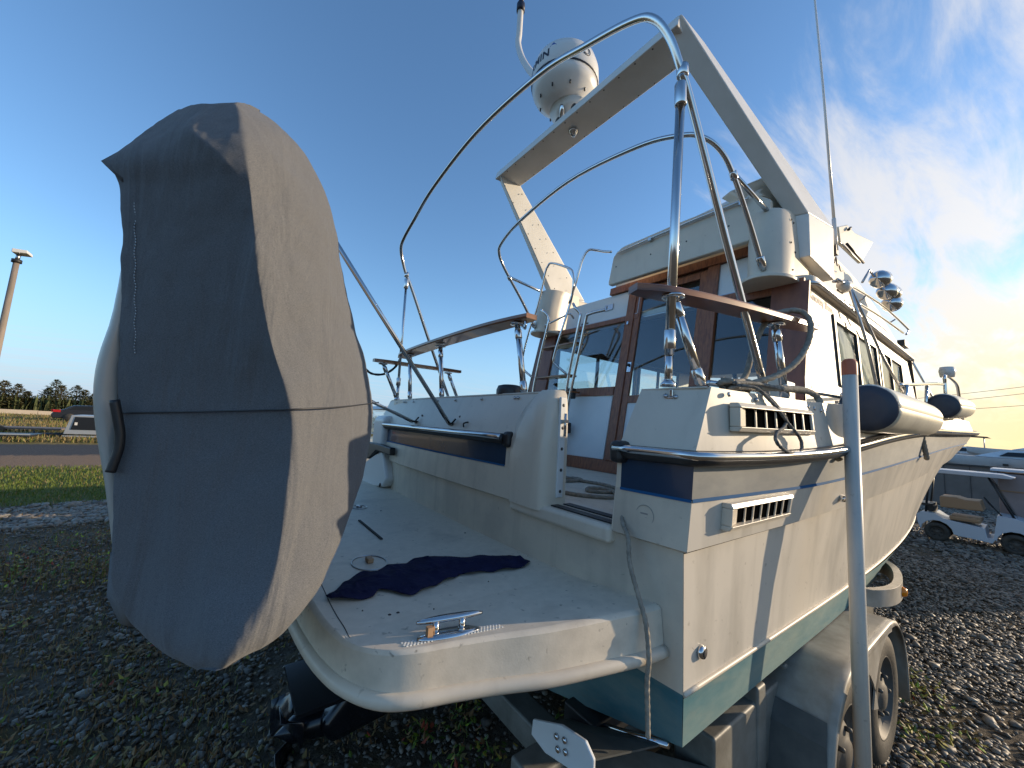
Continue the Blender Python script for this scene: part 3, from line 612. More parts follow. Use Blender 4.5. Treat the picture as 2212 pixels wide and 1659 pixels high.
# white panels
frame('lower_panel',2.43,3.50,1.457,2.073,d1=.018,m=white)
frame('lower_panel',.87,1.49,1.457,1.898,d1=.018,m=white)
mb=MB(); bar(mb,2.28,3.30,2.907,3.185,d1=.022); obj('upper_panel',mb,white,boat,bevel=.006)
mb=MB(); bar(mb,1.12,1.50,2.892,3.185,d1=.022); obj('upper_panel',mb,white,boat,bevel=.006)
frame('panel_trim',1.12,1.50,2.885,2.897,m=ssd,d1=.028,bev=0); frame('panel_trim',2.28,3.30,2.902,2.913,m=ssd,d1=.028,bev=0); frame('panel_trim',2.272,2.282,2.91,3.18,m=ssd,d1=.028,bev=0); frame('panel_trim',1.498,1.508,2.89,3.2,m=ssd,d1=.028,bev=0)
mb=MB(); bar(mb,2.60,2.72,3.02,3.09,d0=.022,d1=.034); lp=obj('shore_power_plate',mb,ssd,boat,bevel=.004); mb=MB(); bar(mb,2.675,2.685,3.035,3.075,d0=.034,d1=.037); obj('plate_slot',mb,blk,lp)
mb=MB(); bar(mb,2.93,3.03,2.915,2.935,d0=.022,d1=.03); obj('courtesy_light',mb,blk,boat)
# sliding door
dr=MB()
for a in ((1.60,1.665,1.47,3.17),(2.245,2.31,1.47,3.17),(1.665,2.245,3.10,3.17),(1.665,2.245,1.47,1.60),(1.665,2.245,2.0,2.07)): bar(dr,*a,d0=.0,d1=.028)
door=obj('cabin_door',dr,mah,boat,bevel=.004)
mb=MB(); bar(mb,1.665,2.245,2.07,3.10,d0=.010,d1=.014); obj('door_glass',mb,glass,door)
mb=MB(); bar(mb,1.665,2.245,1.60,2.0,d0=.006,d1=.016); obj('door_panel',mb,white,door)
mb=MB(); bar(mb,2.255,2.30,2.30,2.40,d0=.028,d1=.036); h_=obj('door_lock',mb,ss,door,bevel=.003); mb=MB(); mb.lathe([(.016,0),(.014,.02)],aw(2.278,2.37,.036),(-1,0,0),12); obj('lock_knob',mb,blk,h_)
mb=MB(); bar(mb,2.35,2.37,2.80,2.83,d0=.04,d1=.055); obj('door_catch',mb,ss,door)
for (y0,y1,z0,z1) in ((2.42,3.43,2.165,2.85),(1.10,1.49,2.05,2.80)):
    mb=MB(); bar(mb,y0,y1,z0,z1,d0=.008,d1=.012); obj('aft_window',mb,glass,boat)
# cabin sides
def side(ss_,ts_,holes,s_,name):
    mb=panelgrid(ss_,ts_,holes,lambda x,z:(x,YS(z) if not s_ else 2*YC-YS(z),z)); return obj(name,mb,gel if not s_ else gel,boat,solid=.02)
sx=[3.02,3.40,3.80,5.20,5.30,6.45,6.62,7.6]; 
# the aft edge of the side follows the raked wall
def sidewall(s_):
    def mp(x,z):
        if x==3.02: x=awx(z)-.03
        if x==7.6: x=7.45-(z-2.0)*.5
        return (x,YS(z) if not s_ else 2*YC-YS(z),z)
    zs=[1.9,2.20,2.735,2.86] if not s_ else [1.9,2.10,2.80,2.86]; hol={(2,1),(4,1)}
    mb=panelgrid(sx,zs,hol,mp); return obj('cabin_side',mb,gel,boat)
for s_ in (0,1):
    sx[2]=3.80 if not s_ else 3.50; sw=sidewall(s_); sg=-1 if s_ else 1
    yy=lambda z,d:(YS(z)-d) if not s_ else 2*YC-YS(z)+d
    for (x0,x1) in ((3.80 if not s_ else 3.50,5.20),(5.30,6.45)):
        z0,z1=(2.20,2.735) if not s_ else (2.10,2.80); mb=MB()
        def bx(xa,xb,za,zb,d0=-.012,d1=.016): mb.hexa([(xa,yy(za,d0),za),(xb,yy(za,d0),za),(xb,yy(za,d1),za),(xa,yy(za,d1),za),(xa,yy(zb,d0),zb),(xb,yy(zb,d0),zb),(xb,yy(zb,d1),zb),(xa,yy(zb,d1),zb)])
        bx(x0-.02,x0+.03,z0-.02,z1+.02); bx(x1-.03,x1+.02,z0-.02,z1+.02); bx(x0,x1,z0-.025,z0+.02); bx(x0,x1,z1-.03,z1+.02); xm=x0+(x1-x0)*.47; bx(xm-.025,xm+.025,z0,z1)
        fr=obj('window_frame',mb,blk,sw,bevel=.004)
        mb=MB(); bx(x0,x1,z0,z1,d0=.0,d1=.003); obj('window_pane',mb,glass,sw)
        if not s_:
            mb=MB(); nn=40; mb.grid([[(x0+(x1-x0)*i/nn,YS(z)+.016+.004*math.sin(i*1.9),z) for i in range(nn+1)] for z in (z0-.03,z1+.03)]); obj('curtain',mb,curt,sw)
mb=MB()
for x in (3.12,):
    for z in (2.83,2.60,2.36,2.1): mb.lathe([(.0001,0),(.008,0),(.0001,.006)],(x+(z-2.05)*.19,YS(z),z),(0,-1,0),8)
obj('side_screws',mb,blk,boat)['kind']='stuff'
# windshield: leaning frame with panes between posts
def wsp(y,z): return (7.45-(z-2.0)*.5,y,z)
mb=MB()
for y in (.90,1.6,2.32,3.04,3.74):
    mb.hexa([(wsp(y-.03,2.1)),wsp(y+.03,2.1),tuple(Vector(wsp(y+.03,2.1))+Vector((.05,0,0))),tuple(Vector(wsp(y-.03,2.1))+Vector((.05,0,0))),wsp(y-.03,2.86),wsp(y+.03,2.86),tuple(Vector(wsp(y+.03,2.86))+Vector((.05,0,0))),tuple(Vector(wsp(y-.03,2.86))+Vector((.05,0,0)))])
wf=obj('windshield_frame',mb,blk,boat)
mb=MB(); mb.grid([[wsp(.9,2.1),wsp(3.74,2.1)],[wsp(.9,2.86),wsp(3.74,2.86)]],False); obj('windshield_pane',mb,glass,wf)
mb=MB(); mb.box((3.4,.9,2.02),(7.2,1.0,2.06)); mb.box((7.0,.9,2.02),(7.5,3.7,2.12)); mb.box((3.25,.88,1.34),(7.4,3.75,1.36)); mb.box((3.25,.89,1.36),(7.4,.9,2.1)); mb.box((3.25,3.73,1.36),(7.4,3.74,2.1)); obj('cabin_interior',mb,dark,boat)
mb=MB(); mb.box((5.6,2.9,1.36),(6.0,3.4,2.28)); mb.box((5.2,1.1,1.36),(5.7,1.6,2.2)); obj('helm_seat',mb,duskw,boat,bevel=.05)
# roof slab (flybridge deck) with gutter lip
def rr(x0,x1,y0,y1,r,z,n=6,front=.6):
    o=[]
    for cx_,cy_,a0,rad in ((x1-front,y1-front,0,front),(x0+r,y1-r,90,r),(x0+r,y0+r,180,r),(x1-front,y0+front,270,front)):
        for k in range(n+1): a=R(a0+90*k/n); o.append((cx_+rad*math.cos(a),cy_+rad*math.sin(a),z))
    return o
mb=MB(); P_=rr(3.22,7.55,.87,3.77,.12,2.86); mb.prism(P_,(0,0,.075)); roof=obj('cabin_roof',mb,gel,boat,bevel=.012)
mb=MB(); mb.tube(rr(3.22,7.58,.855,3.785,.12,2.868),.016,8,closed=True); obj('roof_gutter',mb,ssd,roof)
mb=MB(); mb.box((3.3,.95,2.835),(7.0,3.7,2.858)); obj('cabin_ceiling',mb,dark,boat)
# corner pods at the aft ends of the flybridge
for s_ in (0,1):
    def outline(z,gx=0,gy=0):
        o=[]
        for k in range(13):
            a=R(90+180*k/12); o.append((3.12+gx+.19*math.cos(a),1.095+.135*math.sin(a)+gy,z))
        o+= [(3.50,.965+gy,z),(3.50,1.23+gy,z)]
        return [mir(p) for p in o] if s_ else o
    rows=[outline(2.885),outline(2.90),outline(3.15,.02),outline(3.36,.06,.01),outline(3.42,.09,.015)]
    rows=[r_+[r_[0]] for r_ in rows]
    mb=MB(); mb.grid(rows,True); mb.add(rows[-1][:-1],[tuple(range(15))]); mb.add(rows[0][:-1],[tuple(range(15))])
    pod=obj('flybridge_pod',mb,gel,boat)
    rim=MB(); o_=[(p[0]-.0,p[1],2.872) for p in outline(2.87)]; rim.prism([( 3.12+(p[0]-3.12)*1.28,(1.07 if not s_ else 2*YC-1.07)+(p[1]-(1.07 if not s_ else 2*YC-1.07))*1.30,2.858) for p in o_],(0,0,.026)); obj('pod_rim',rim,gel,pod,bevel=.006)
    mb=MB()
    for (x,y,z) in ((3.16,.965,3.34),(3.2,.965,3.33),(3.12,.958,3.15),(3.2,.958,3.10),(3.14,.957,2.95)): 
        p=(x,y,z); p=mir(p) if s_ else p; mb.lathe([(.0001,0),(.009,0),(.0001,.006)],p,(0,-1 if not s_ else 1,0),8)
    obj('pod_screws',mb,blk,pod)['kind']='stuff'
# flybridge coaming sides and fascia
for s_ in (0,1):
    pts=[(3.45,.97,2.935),(7.3,.95,2.935),(7.0,1.0,3.12),(6.1,1.02,3.36),(5.2,1.02,3.48),(4.3,1.0,3.46),(3.62,1.0,3.42),(3.45,1.0,3.40)]
    if s_: pts=[mir(p) for p in pts]
    mb=MB(); mb.prism(pts,(0,.05 if not s_ else -.05,0)); obj('flybridge_side',mb,gel,boat,bevel=.012)
mb=MB(); mb.hexa([(6.1,1.05,3.34),(7.28,1.0,2.94),(7.28,3.64,2.94),(6.1,3.59,3.34),(6.1,1.05,3.40),(7.35,1.0,2.98),(7.35,3.64,2.98),(6.1,3.59,3.40)]); obj('flybridge_brow',mb,gel,boat,bevel=.02)
mb=MB(); mb.box((3.285,1.06,3.19),(3.40,2.64,3.34)); obj('flybridge_bulkhead',mb,gel,boat)
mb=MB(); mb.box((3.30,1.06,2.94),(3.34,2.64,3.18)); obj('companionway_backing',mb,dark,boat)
# aft fascia: padded seat back panel
def fa(y,z,d=0): return (3.02+(z-3.2)*.10-d,y,z)
pts=[fa(1.06,3.215),fa(1.06,3.50),fa(1.15,3.58),fa(1.30,3.612),fa(1.8,3.618),fa(2.38,3.60),fa(2.46,3.57),fa(2.50,3.52),fa(2.535,3.24),fa(2.52,3.215)]
mb=MB(); mb.prism(pts,(.06,0,0)); fas=obj('flybridge_fascia',mb,gel,boat,bevel=.014)
mb=MB()
for y in (1.35,1.7,2.05,2.45): mb.lathe([(.0001,0),(.008,0),(.0001,.006)],fa(y,3.40,.0),(-1,0,0),8)
obj('fascia_screws',mb,blk,fas)['kind']='stuff'
mb=MB(); mb.tube([fa(1.20,3.56,.03),fa(1.6,3.562,.03),fa(2.0,3.553,.03),fa(2.42,3.535,.03)],.010,8); obj('fascia_rail',mb,ss,boat)
for y in (1.25,2.05):
    mb=MB(); mb.box((fa(y,3.55)[0]-.04,y-.015,3.53),(fa(y,3.55)[0],y+.015,3.56)); obj('rail_bracket',mb,ssd,fas)
mb=MB(); mb.prism([(3.05,1.10,3.45),(3.30,1.02,3.47),(3.70,1.02,3.50),(3.95,1.05,3.70),(3.30,1.12,3.86),(3.05,1.35,3.70)],(.05,.10,.0)); obj('seat_wing',mb,gel,boat,bevel=.02)
mb=MB(); mb.hexa([(3.05,1.1,3.55),(3.4,1.1,3.6),(3.4,2.45,3.6),(3.05,2.45,3.55),(3.06,1.15,3.60),(3.36,1.2,3.84),(3.36,1.9,3.78),(3.06,2.42,3.60)]); obj('seat_back',mb,gel,boat,bevel=.02)
# port coaming slab visible beyond the ladder
mb=MB(); mb.box((3.35,3.42,2.93),(3.75,3.66,3.40)); obj('port_step_moulding',mb,gel,boat,bevel=.03)
mb=MB(); mb.box((2.60,.87,1.93),(2.86,1.0,2.10)); obj('step_box',mb,gel,boat,bevel=.012)
# grab rails above the side windows
def railseg(pts,r=.011,name='grab_rail',parent=boat,m=None): mb=MB(); mb.tube(pts,r,8); return obj(name,mb,m or ss,parent)
railseg(cr([(3.75,.85,3.02),(4.4,.84,3.09),(5.4,.84,3.17),(6.6,.85,3.21),(6.75,.85,3.19),(6.65,.86,3.13)],4))
railseg(cr([(4.3,.87,2.99),(5.3,.865,3.06),(6.5,.865,3.12)],4),name='grab_rail')
for x in (4.6,5.9): mb=MB(); mb.tube([(x,.89,3.06+(x-4.6)*.05),(x,.84,3.10+(x-4.6)*.045)],.008,8); obj('rail_bracket',mb,ssd,boat)
mb=MB(); mb.box((6.55,.86,2.975),(6.80,.93,3.05)); obj('side_lamp',mb,blk,boat,bevel=.006)
# name lettering
text('boat_name','Knotty Bass',.115,prg,boat,lambda x,y:(3.27+x*1.0,YS(2.78+y*.8)-.0035,2.765+y*.75),weight=.0035)
mb=MB(); mb.tube(cr([(4.14,.965,3.42),(4.19,.965,3.33),(4.24,.965,3.40),(4.27,.965,3.33),(4.33,.965,3.35),(4.37,.965,3.31),(4.45,.965,3.33)],4),.005,6); obj('maker_script',mb,prt,boat)
# -------------------------------------------------- arch
arch=MB()
zt=4.40
ai=[(2.10,1.345),(2.39,1.40)]
def quad(a,b): pass
# beam
arch.hexa([(2.10,1.25,4.41),(2.39,1.28,4.41),(2.39,2*YC-1.28,4.41),(2.10,2*YC-1.25,4.41),(2.12,1.25,4.50),(2.42,1.28,4.50),(2.42,2*YC-1.28,4.50),(2.12,2*YC-1.25,4.50)])
for s_ in (0,1):
    A=[(2.10,1.345,4.411),(2.39,1.345,4.411),(2.42,1.24,4.502),(2.12,1.24,4.502)]
    B=[(3.26,1.02,3.42),(3.86,1.00,3.52),(3.90,.895,3.52),(3.30,.90,3.42)]
    C=[(3.30,.99,3.09),(3.86,.99,3.06),(3.87,.895,3.06),(3.31,.90,3.09)]
    if s_: A,B,C=[[mir(p) for p in q] for q in (A,B,C)]
    arch.hexa(A+B); arch.hexa(B+C)
ar=obj('radar_arch',arch,mat('arch_white_gelcoat',(.76,.74,.70),.35,col2=(.68,.66,.61),nscale=4),boat,bevel=.010)
mb=MB()
for i in range(13):
    y=1.45+i*(2*YC-2.9)/12
    for x in (2.125,2.375): mb.lathe([(.0001,0),(.008,0),(.0001,-.006)],(x,y,4.411),(0,0,1),8)
for i in range(8):
    t=(i+.4)/8
    for k in (0,1):
        p=Vector(mir((2.13+t*1.17,1.345-t*.285,4.38-t*.95))) if k==0 else Vector(mir((2.36+t*1.28,1.345-t*.285,4.38-t*.87)))
        mb.lathe([(.0001,0),(.008,0),(.0001,.006)],p,(.0,-1,0),8)
obj('arch_screws',mb,blk,ar)['kind']='stuff'
mb=MB(); mb.lathe([(.045,0),(.045,-.012),(.034,-.022),(.030,-.03),(.018,-.048),(.0001,-.055)],(2.25,2.34,4.41),(0,0,1),18,cap=False); obj('arch_dome_light',mb,ss,ar)
# radar dome
dc=Vector((2.27,2.40,4.50))
mb=MB(); mb.lathe([(.10,0),(.10,.05),(.13,.10),(.20,.14)],dc,seg=28); mb2=mb
dome=obj('radar_dome',mb,plw,boat)
cxr=Vector((2.17,2.40,0)); 
DS=.80
mb=MB(); mb.lathe([(r_*DS,.04+h_*DS) for r_,h_ in ((.19,.13),(.24,.16),(.335,.24),(.365,.30),(.372,.36))],(cxr.x,cxr.y,4.50),seg=40); obj('dome_base',mb,plw,dome)
mb=MB(); mb.lathe([(r_*DS,.04+h_*DS) for r_,h_ in ((.377,.364),(.385,.38),(.378,.53),(.345,.63),(.27,.68),(.14,.70),(.0001,.705))],(cxr.x,cxr.y,4.50),seg=48,cap=False); obj('dome_cover',mb,plw,dome)
mb=MB(); mb.lathe([(r_*DS,.04+h_*DS) for r_,h_ in ((.378,.355),(.382,.364),(.378,.373))],(cxr.x,cxr.y,4.50),seg=40,cap=False); obj('dome_seam',mb,prt,dome)
def domefn(x,y,off=0,r=.3865):
    a=math.pi+R(33)+(x-.0)/.31    # label wraps round the aft side, reads left to right from astern
    z=4.86+.03+y
    rr_=interp([4.84,4.96,5.04,5.08],[.3095,.304,.279,.22],z)
    return (cxr.x+math.cos(a)*rr_,cxr.y+math.sin(a)*rr_,z)
text('dome_lettering','GARMIN',.10,prt,dome,lambda x,y:domefn(x*1.0-.47,y+.0),space=1.08,weight=.003)
mb=MB(); o_=[domefn(x,y) for x,y in ((-.075,.080),(-.005,.080),(-.04,.128))]; mb.add(o_,[(0,1,2)]); obj('dome_triangle',mb,prb,dome,rec=False)
mb=MB(); cpt=[domefn(.27+.042*math.cos(a),.05+.042*math.sin(a)) for a in np.linspace(0,2*math.pi,24)[:-1]]; mb.tube(cpt,.0025,6,closed=True); cpt=[domefn(.27+.028*math.cos(a),.05+.028*math.sin(a)) for a in np.linspace(0,2*math.pi,24)[:-1]]; mb.tube(cpt,.0018,6,closed=True); obj('dome_badge',mb,prt,dome)
mb=MB()
for a in range(0,360,40): mb.lathe([(.0001,0),(.007,0),(.007,-.03),(.0001,-.03)],(cxr.x+.225*math.cos(R(a)),cxr.y+.225*math.sin(R(a)),4.70),(0,0,1),8)
obj('dome_bolts',mb,blk,dome)['kind']='stuff'
for yy in (2.47,2.27): mb=MB(); mb.lathe([(.0001,0),(.032,0),(.030,.01),(.0001,.01)],(2.175,yy,4.555),(-1,0,0),14); obj('cable_hole',mb,blk,dome)
# curved antenna pipe beside the dome
pipe=cr([(2.12,2.36,4.72),(2.10,2.50,4.88),(2.09,2.66,5.06),(2.08,2.82,5.27),(2.08,2.98,5.55),(2.09,3.08,5.80),(2.10,3.09,5.95),(2.10,3.09,6.22)],6)
mb=MB(); mb.tube(pipe,.032,12); ap=obj('antenna_pipe',mb,plw,boat)
mb=MB(); mb.tube([(2.10,3.09,6.21),(2.10,3.09,6.30)],.045,12); mb.tube([(2.10,3.09,6.30),(2.10,3.09,6.6)],.028,10); obj('pipe_coupling',mb,prt,ap)
mb=MB(); mb.tube([(2.12,2.42,4.79),(2.115,2.34,4.70)],.05,12); obj('pipe_clamp',mb,ss,ap)
mb=MB(); mb.tube([(2.14,2.38,4.50),(2.12,2.37,4.73)],.022,10); obj('pipe_stand',mb,ss,ap)
# -------------------------------------------------- stainless tubes
def tubepart(name,pts,r,parent=boat,m=None,n=6,smooth=True):
    mb=MB(); mb.tube(cr(pts,n) if smooth else pts,r,12); return obj(name,mb,m or ss,parent)
def clamp(p,parent,r=.036,h=.05,ax=(0,0,1)): mb=MB(); mb.lathe([(r*.9,-h),(r,-h*.92),(r,h*.92),(r*.9,h)],p,ax,14); return obj('tube_clamp',mb,ss,parent)
half=[(2.03,.735,1.94),(1.72,.762,2.55),(1.45,.787,3.10),(1.37,.795,3.24),(1.31,.815,3.37),(1.265,.865,3.47),(1.25,.965,3.535),(1.25,1.22,3.638),(1.25,1.61,3.768)]
ab=tubepart('aft_canopy_bow',half+[(1.25,YC,3.846)]+[mir(p) for p in half[::-1]],.0165)
for y in (.793,2*YC-.793): clamp((1.375,y,3.24),ab,.024,.025)
half=[(2.94,1.07,2.92),(2.72,1.074,3.20),(2.50,1.080,3.44),(2.38,1.10,3.56),(2.28,1.16,3.64),(2.22,1.28,3.70),(2.20,1.62,3.805)]
fb=tubepart('forward_canopy_bow',half+[(2.20,YC,3.892)]+[mir(p) for p in half[::-1]],.0165)
for s_ in (0,1):
    M_=(lambda p:mir(p)) if s_ else (lambda p:p)
    clamp(M_((2.50,1.078,3.44)),fb,.024,.025,(-.66,0,.75)); clamp(M_((2.90,1.07,2.97)),fb,.027,.04,(-.6,0,.75))
    q=tubepart('canopy_strut',[M_((2.52,1.078,3.45)),M_((3.18,1.074,3.39))],.016,smooth=False); clamp(M_((3.10,1.075,3.397)),q,.024,.04,(1,0,-.09))
    # telescopic pole
    q=tubepart('canopy_pole',[M_((1.376,.836,2.04)),M_((1.376,.800,3.16))],.0185 if not s_ else .013,smooth=False)
    mb=MB(); mb.tube([M_((1.376,.838,1.92)),M_((1.376,.835,2.06))],.015,10); obj('pole_foot',mb,ss,q)
    clamp(M_((1.376,.833,2.10)),q,.0225,.04); clamp(M_((1.376,.801,3.14)),q,.024,.05)
    mb=MB(); mb.lathe([(.03,0),(.03,.01),(.015,.03)],M_((1.376,.838,1.915)),(0,0,1),14); obj('pole_socket',mb,blk if 0 else ss,q)
# side seat boards on stanchions
def board(name,pts,wd,z0,z1,th=.03):
    mb=MB(); P=cr(pts,5); n=len(P); rows=[[],[],[],[]]
    for i,p in enumerate(P):
        d=(P[min(i+1,n-1)]-P[max(i-1,0)]).normalized(); s_=Vector((-d.y,d.x,0)); w_=wd*(1-.45*(abs(2*i/(n-1)-1))**5)
        for k,(a,b) in enumerate(((-1,0),(1,0),(1,1),(-1,1))): rows[k].append(tuple(p+s_*a*w_/2+Vector((0,0,th*b))))
    rows.append(rows[0]); mb.grid(rows,False); nn=n
    mb.add([r_[0] for r_ in rows[:4]],[(0,1,2,3)]); mb.add([r_[-1] for r_ in rows[:4]],[(0,1,2,3)])
    return obj(name,mb,teak,boat,bevel=.010)
b1=board('teak_rail_board',[(1.25,.92,2.285),(1.45,.84,2.285),(1.8,.775,2.30),(2.2,.72,2.315),(2.50,.68,2.33)],.12,0,0)
b2=board('teak_rail_board',[(1.40,1.74,2.365),(1.39,2.3,2.372),(1.39,3.0,2.372),(1.40,3.62,2.365),(1.43,3.92,2.36)],.15,0,0)
b3=board('teak_rail_board',[(1.12,3.84,2.275),(1.5,3.86,2.28),(2.1,3.86,2.285)],.11,0,0)
def stan(a,b,parent): 
    mb=MB(); mb.tube([a,b],.018,12); o=obj('stanchion',mb,ss,parent); d=(Vector(b)-Vector(a)); clamp(tuple(Vector(a)+d*.10),o,.0215,.03,d); clamp(tuple(Vector(a)+d*.84),o,.0215,.03,d); 
    mb=MB(); mb.lathe([(.024,-.012),(.044,-.008),(.044,0)],b,(0,0,1),16); obj('stanchion_flange',mb,ss,o)
stan((1.50,.77,1.93),(1.39,.83,2.283),b1); stan((2.22,.72,1.94),(2.15,.735,2.31),b1)
for y in (3.62,2.95,1.88): stan((1.39,y-.12,1.915),(1.40,y,2.362),b2)
for x in (1.22,1.95): stan((x+.18,3.86,1.92),(x,3.86,2.27),b3)
tubepart('board_hook',[(1.385,1.78,2.36),(1.385,1.775,2.325),(1.40,1.80,2.315),(1.40,1.83,2.335)],.007)
mb=MB(); mb.lathe([(.085,0),(.085,.03),(.075,.055),(.05,.062),(.0001,.064)],(1.41,1.93,1.915),(0,0,1),20,cap=False); obj('deck_hatch_dome',mb,blk,boat)
# dinghy stand-off hardware on transom
mb=MB()
for y in (2.36,2.98):
    mb.box((1.235,y-.03,1.705),(1.27,y+.03,1.72)); mb.tube([(1.25,y-.05,1.75),(1.235,y-.03,1.72),(1.235,y+.02,1.715)],.006,6); mb.lathe([(.0001,0),(.010,0),(.0001,.01)],(1.27,y-.07,1.765),(-1,0,0),8)
obj('strut_bracket',mb,blk,boat)
# -------------------------------------------------- ladder
lad=MB(); LX=2.86
def L_(y,z,x=LX): return (x,y,z)
st1=cr([L_(3.12,3.58,2.80),L_(2.90,3.44,2.78),L_(2.82,3.36,2.78),L_(2.81,3.20,2.79),L_(2.86,3.05,2.81)],4)
parts=[]
hl=MB(); hl.tube(cr([L_(3.45,2.30,2.83),L_(3.56,2.40,2.78),L_(3.565,2.53,2.76),L_(3.48,2.85,2.77),L_(3.375,3.12,2.79),L_(3.27,3.48,2.79),L_(3.225,3.565,2.79),L_(3.15,3.585,2.79),L_(2.87,3.435,2.79),L_(2.81,3.35,2.79),L_(2.81,3.21,2.80),L_(2.86,3.07,2.82),L_(2.93,2.75,2.77),L_(3.02,2.46,2.76),L_(3.0,2.40,2.78),L_(2.89,2.30,2.83)],4),.0125,10)
ladder=obj('boarding_ladder',hl,ss,boat)
for pts in ([L_(3.375,3.10),L_(3.30,3.06,2.83),L_(3.25,2.98),L_(3.25,2.90),L_(3.34,2.60),L_(3.44,2.20),L_(3.47,1.95)],[L_(2.86,3.06),L_(2.80,3.0,2.83),L_(2.755,2.93),L_(2.757,2.86),L_(2.86,2.40),L_(2.92,2.05),L_(2.985,1.75),L_(3.03,1.65),L_(3.0,1.56),L_(2.955,1.50),L_(2.95,1.375)],[L_(2.48,2.93,2.93),L_(2.62,2.90),L_(2.67,2.85),L_(2.75,2.50),L_(2.84,2.12),L_(2.91,1.76),L_(2.93,1.55),L_(2.955,1.49)]):
    mb=MB(); mb.tube(cr(pts,5),.0155,10); obj('ladder_stile',mb,ss,ladder)
for (y0,y1,z) in ((3.36,2.80,2.62),(3.44,2.88,2.28),(2.90,2.82,2.10)):
    mb=MB(); mb.box((LX-.01,y0,z),(LX+.12,y1,z+.022)); obj('ladder_step',mb,teak,ladder,bevel=.006)
for z in (2.09,1.73): 
    y=interp([1.5,2.4],[2.95,2.83],z); mb=MB(); mb.box((LX+.0,y-.05,z-.05),(LX+.06,y+.05,z+.06)); obj('ladder_step',mb,blk,ladder,bevel=.01)
mb=MB(); mb.lathe([(.05,0),(.045,.012),(.018,.02)],(2.86,2.95,1.343),(0,0,1),14); obj('ladder_foot',mb,ssd,ladder)
tubepart('fly_entry_rail',[(2.81,2.87,3.05),(2.82,2.79,3.28),(2.84,2.735,3.50),(2.87,2.68,3.60),(2.93,2.62,3.60),(2.95,2.55,3.57),(2.96,2.45,3.535)],.0125)
tubepart('side_hand_rail',[(3.0,3.42,2.885),(2.95,3.40,2.93),(2.95,3.34,2.945),(2.95,3.1,2.985),(2.95,3.0,3.0),(3.0,2.98,2.95)],.011)
# dome lights, whip antenna, spreader lamps on the fly side
mb=MB(); mb.tube([(4.10,.93,3.40),(4.06,.93,3.68)],.016,10); an=obj('whip_antenna',mb,plw,boat); mb=MB(); mb.tube([(4.06,.93,3.68),(3.95,.95,4.9),(3.70,1.02,7.6)],[.012,.009,.003],8); obj('antenna_whip',mb,plw,an); mb=MB(); mb.box((4.06,.92,3.36),(4.12,.97,3.44)); obj('antenna_mount',mb,blk,an)
mb=MB(); mb.prism([(4.25,.93,3.52),(4.20,.93,3.66),(4.5,.93,3.79),(4.75,.93,3.80),(5.55,.93,3.98),(4.95,.93,3.55)],(0,.03,0)); obj('wind_deflector',mb,vinyl,boat,bevel=.01)
mb=MB(); mb.tube([(4.35,.91,3.54),(4.93,.91,3.54)],.012,6); mb.tube([(4.42,.91,3.70),(4.50,.91,3.75)],.012,6); obj('deflector_hinge',mb,blk,boat)
hornb=MB(); hornb.tube([(4.80,.90,3.30),(4.95,.87,3.46),(5.2,.86,3.40),(5.45,.86,3.36)],.010,8); hb=obj('air_horn',hornb,ssd,boat)
for (x,z,l) in ((5.15,3.43,.24),(5.45,3.38,.30),(5.62,3.40,.36),(5.66,3.30,.30)):
    mb=MB(); mb.lathe([(.0001,-.085),(.05,-.07),(.085,-.02),(.090,.02),(.082,.03),(.0001,.02)],(x,.83,z-.02),(1,-.1,.05),20,cap=False); obj('horn_bell',mb,ss,hb)
mb=MB(); mb.lathe([(.0001,-.03),(.04,-.02),(.05,.05),(.0001,.05)],(3.95,.86,3.03),(1,-.2,-.1),16,cap=False); mb.tube([(3.78,.88,3.02),(3.90,.87,3.05)],.012,8); obj('flood_lamp',mb,plw,boat)
# outriggers / stays on the side
tubepart('outrigger_stay',[(4.02,.84,3.05),(4.35,.80,2.60),(4.55,.76,2.05)],.012,m=ssd,smooth=False)
tubepart('outrigger_stay',[(4.05,.84,3.05),(5.0,.80,2.55),(5.9,.72,2.08)],.012,m=ssd,smooth=False)
tubepart('outrigger_stay',[(6.85,.84,2.80),(7.15,.74,2.45),(7.35,.64,2.12)],.011,m=ssd,smooth=False)
mb=MB(); mb.tube([(4.02,.90,3.00),(4.03,.83,3.07)],.03,8); obj('stay_mount',mb,blk,boat)
# bow pulpit
for s_ in (0,):
    pr=cr([(3.7,.52,2.16),(4.4,.50,2.24),(5.0,.49,2.31),(5.5,.48,2.36)],4)
    q=tubepart('bow_rail',[p for p in pr],.013)
    for x,xb in ((3.8,3.8),(4.7,4.7)):
        mb=MB(); mb.tube([(xb,.52,1.98),(x,.50,interp([3.7,4.4,5.5],[2.16,2.24,2.36],x))],.012,8); obj('rail_post',mb,ss,q)
pf=tubepart('pulpit_frame',[(5.55,.47,2.08),(5.53,.47,2.36),(5.62,.47,2.46),(6.5,.47,2.48),(6.72,.47,2.36),(6.95,.47,2.08)],.014)
mb=MB(); mb.lathe([(.0001,0),(.05,0),(.06,.06),(.05,.10),(.0001,.10)],(5.75,.47,2.46),(0,0,1),14,cap=False); obj('bow_lamp',mb,plw,boat)
mb=MB(); mb.box((2.95,.62,1.955),(3.12,.70,1.99)); mb.tube([(2.90,.65,2.02),(3.18,.65,2.02)],.014,8); mb.tube([(3.0,.65,1.98),(3.0,.65,2.02)],.014,8); mb.tube([(3.08,.65,1.98),(3.08,.65,2.02)],.014,8); obj('side_cleat',mb,ss,boat)
mb=MB(); mb.tube([(1.62,.80,1.955),(1.92,.73,1.955)],.013,10); mb.tube([(1.72,.78,1.92),(1.72,.78,1.955)],.014,8); mb.tube([(1.82,.755,1.92),(1.82,.755,1.955)],.014,8); obj('quarter_cleat',mb,ss,boat)
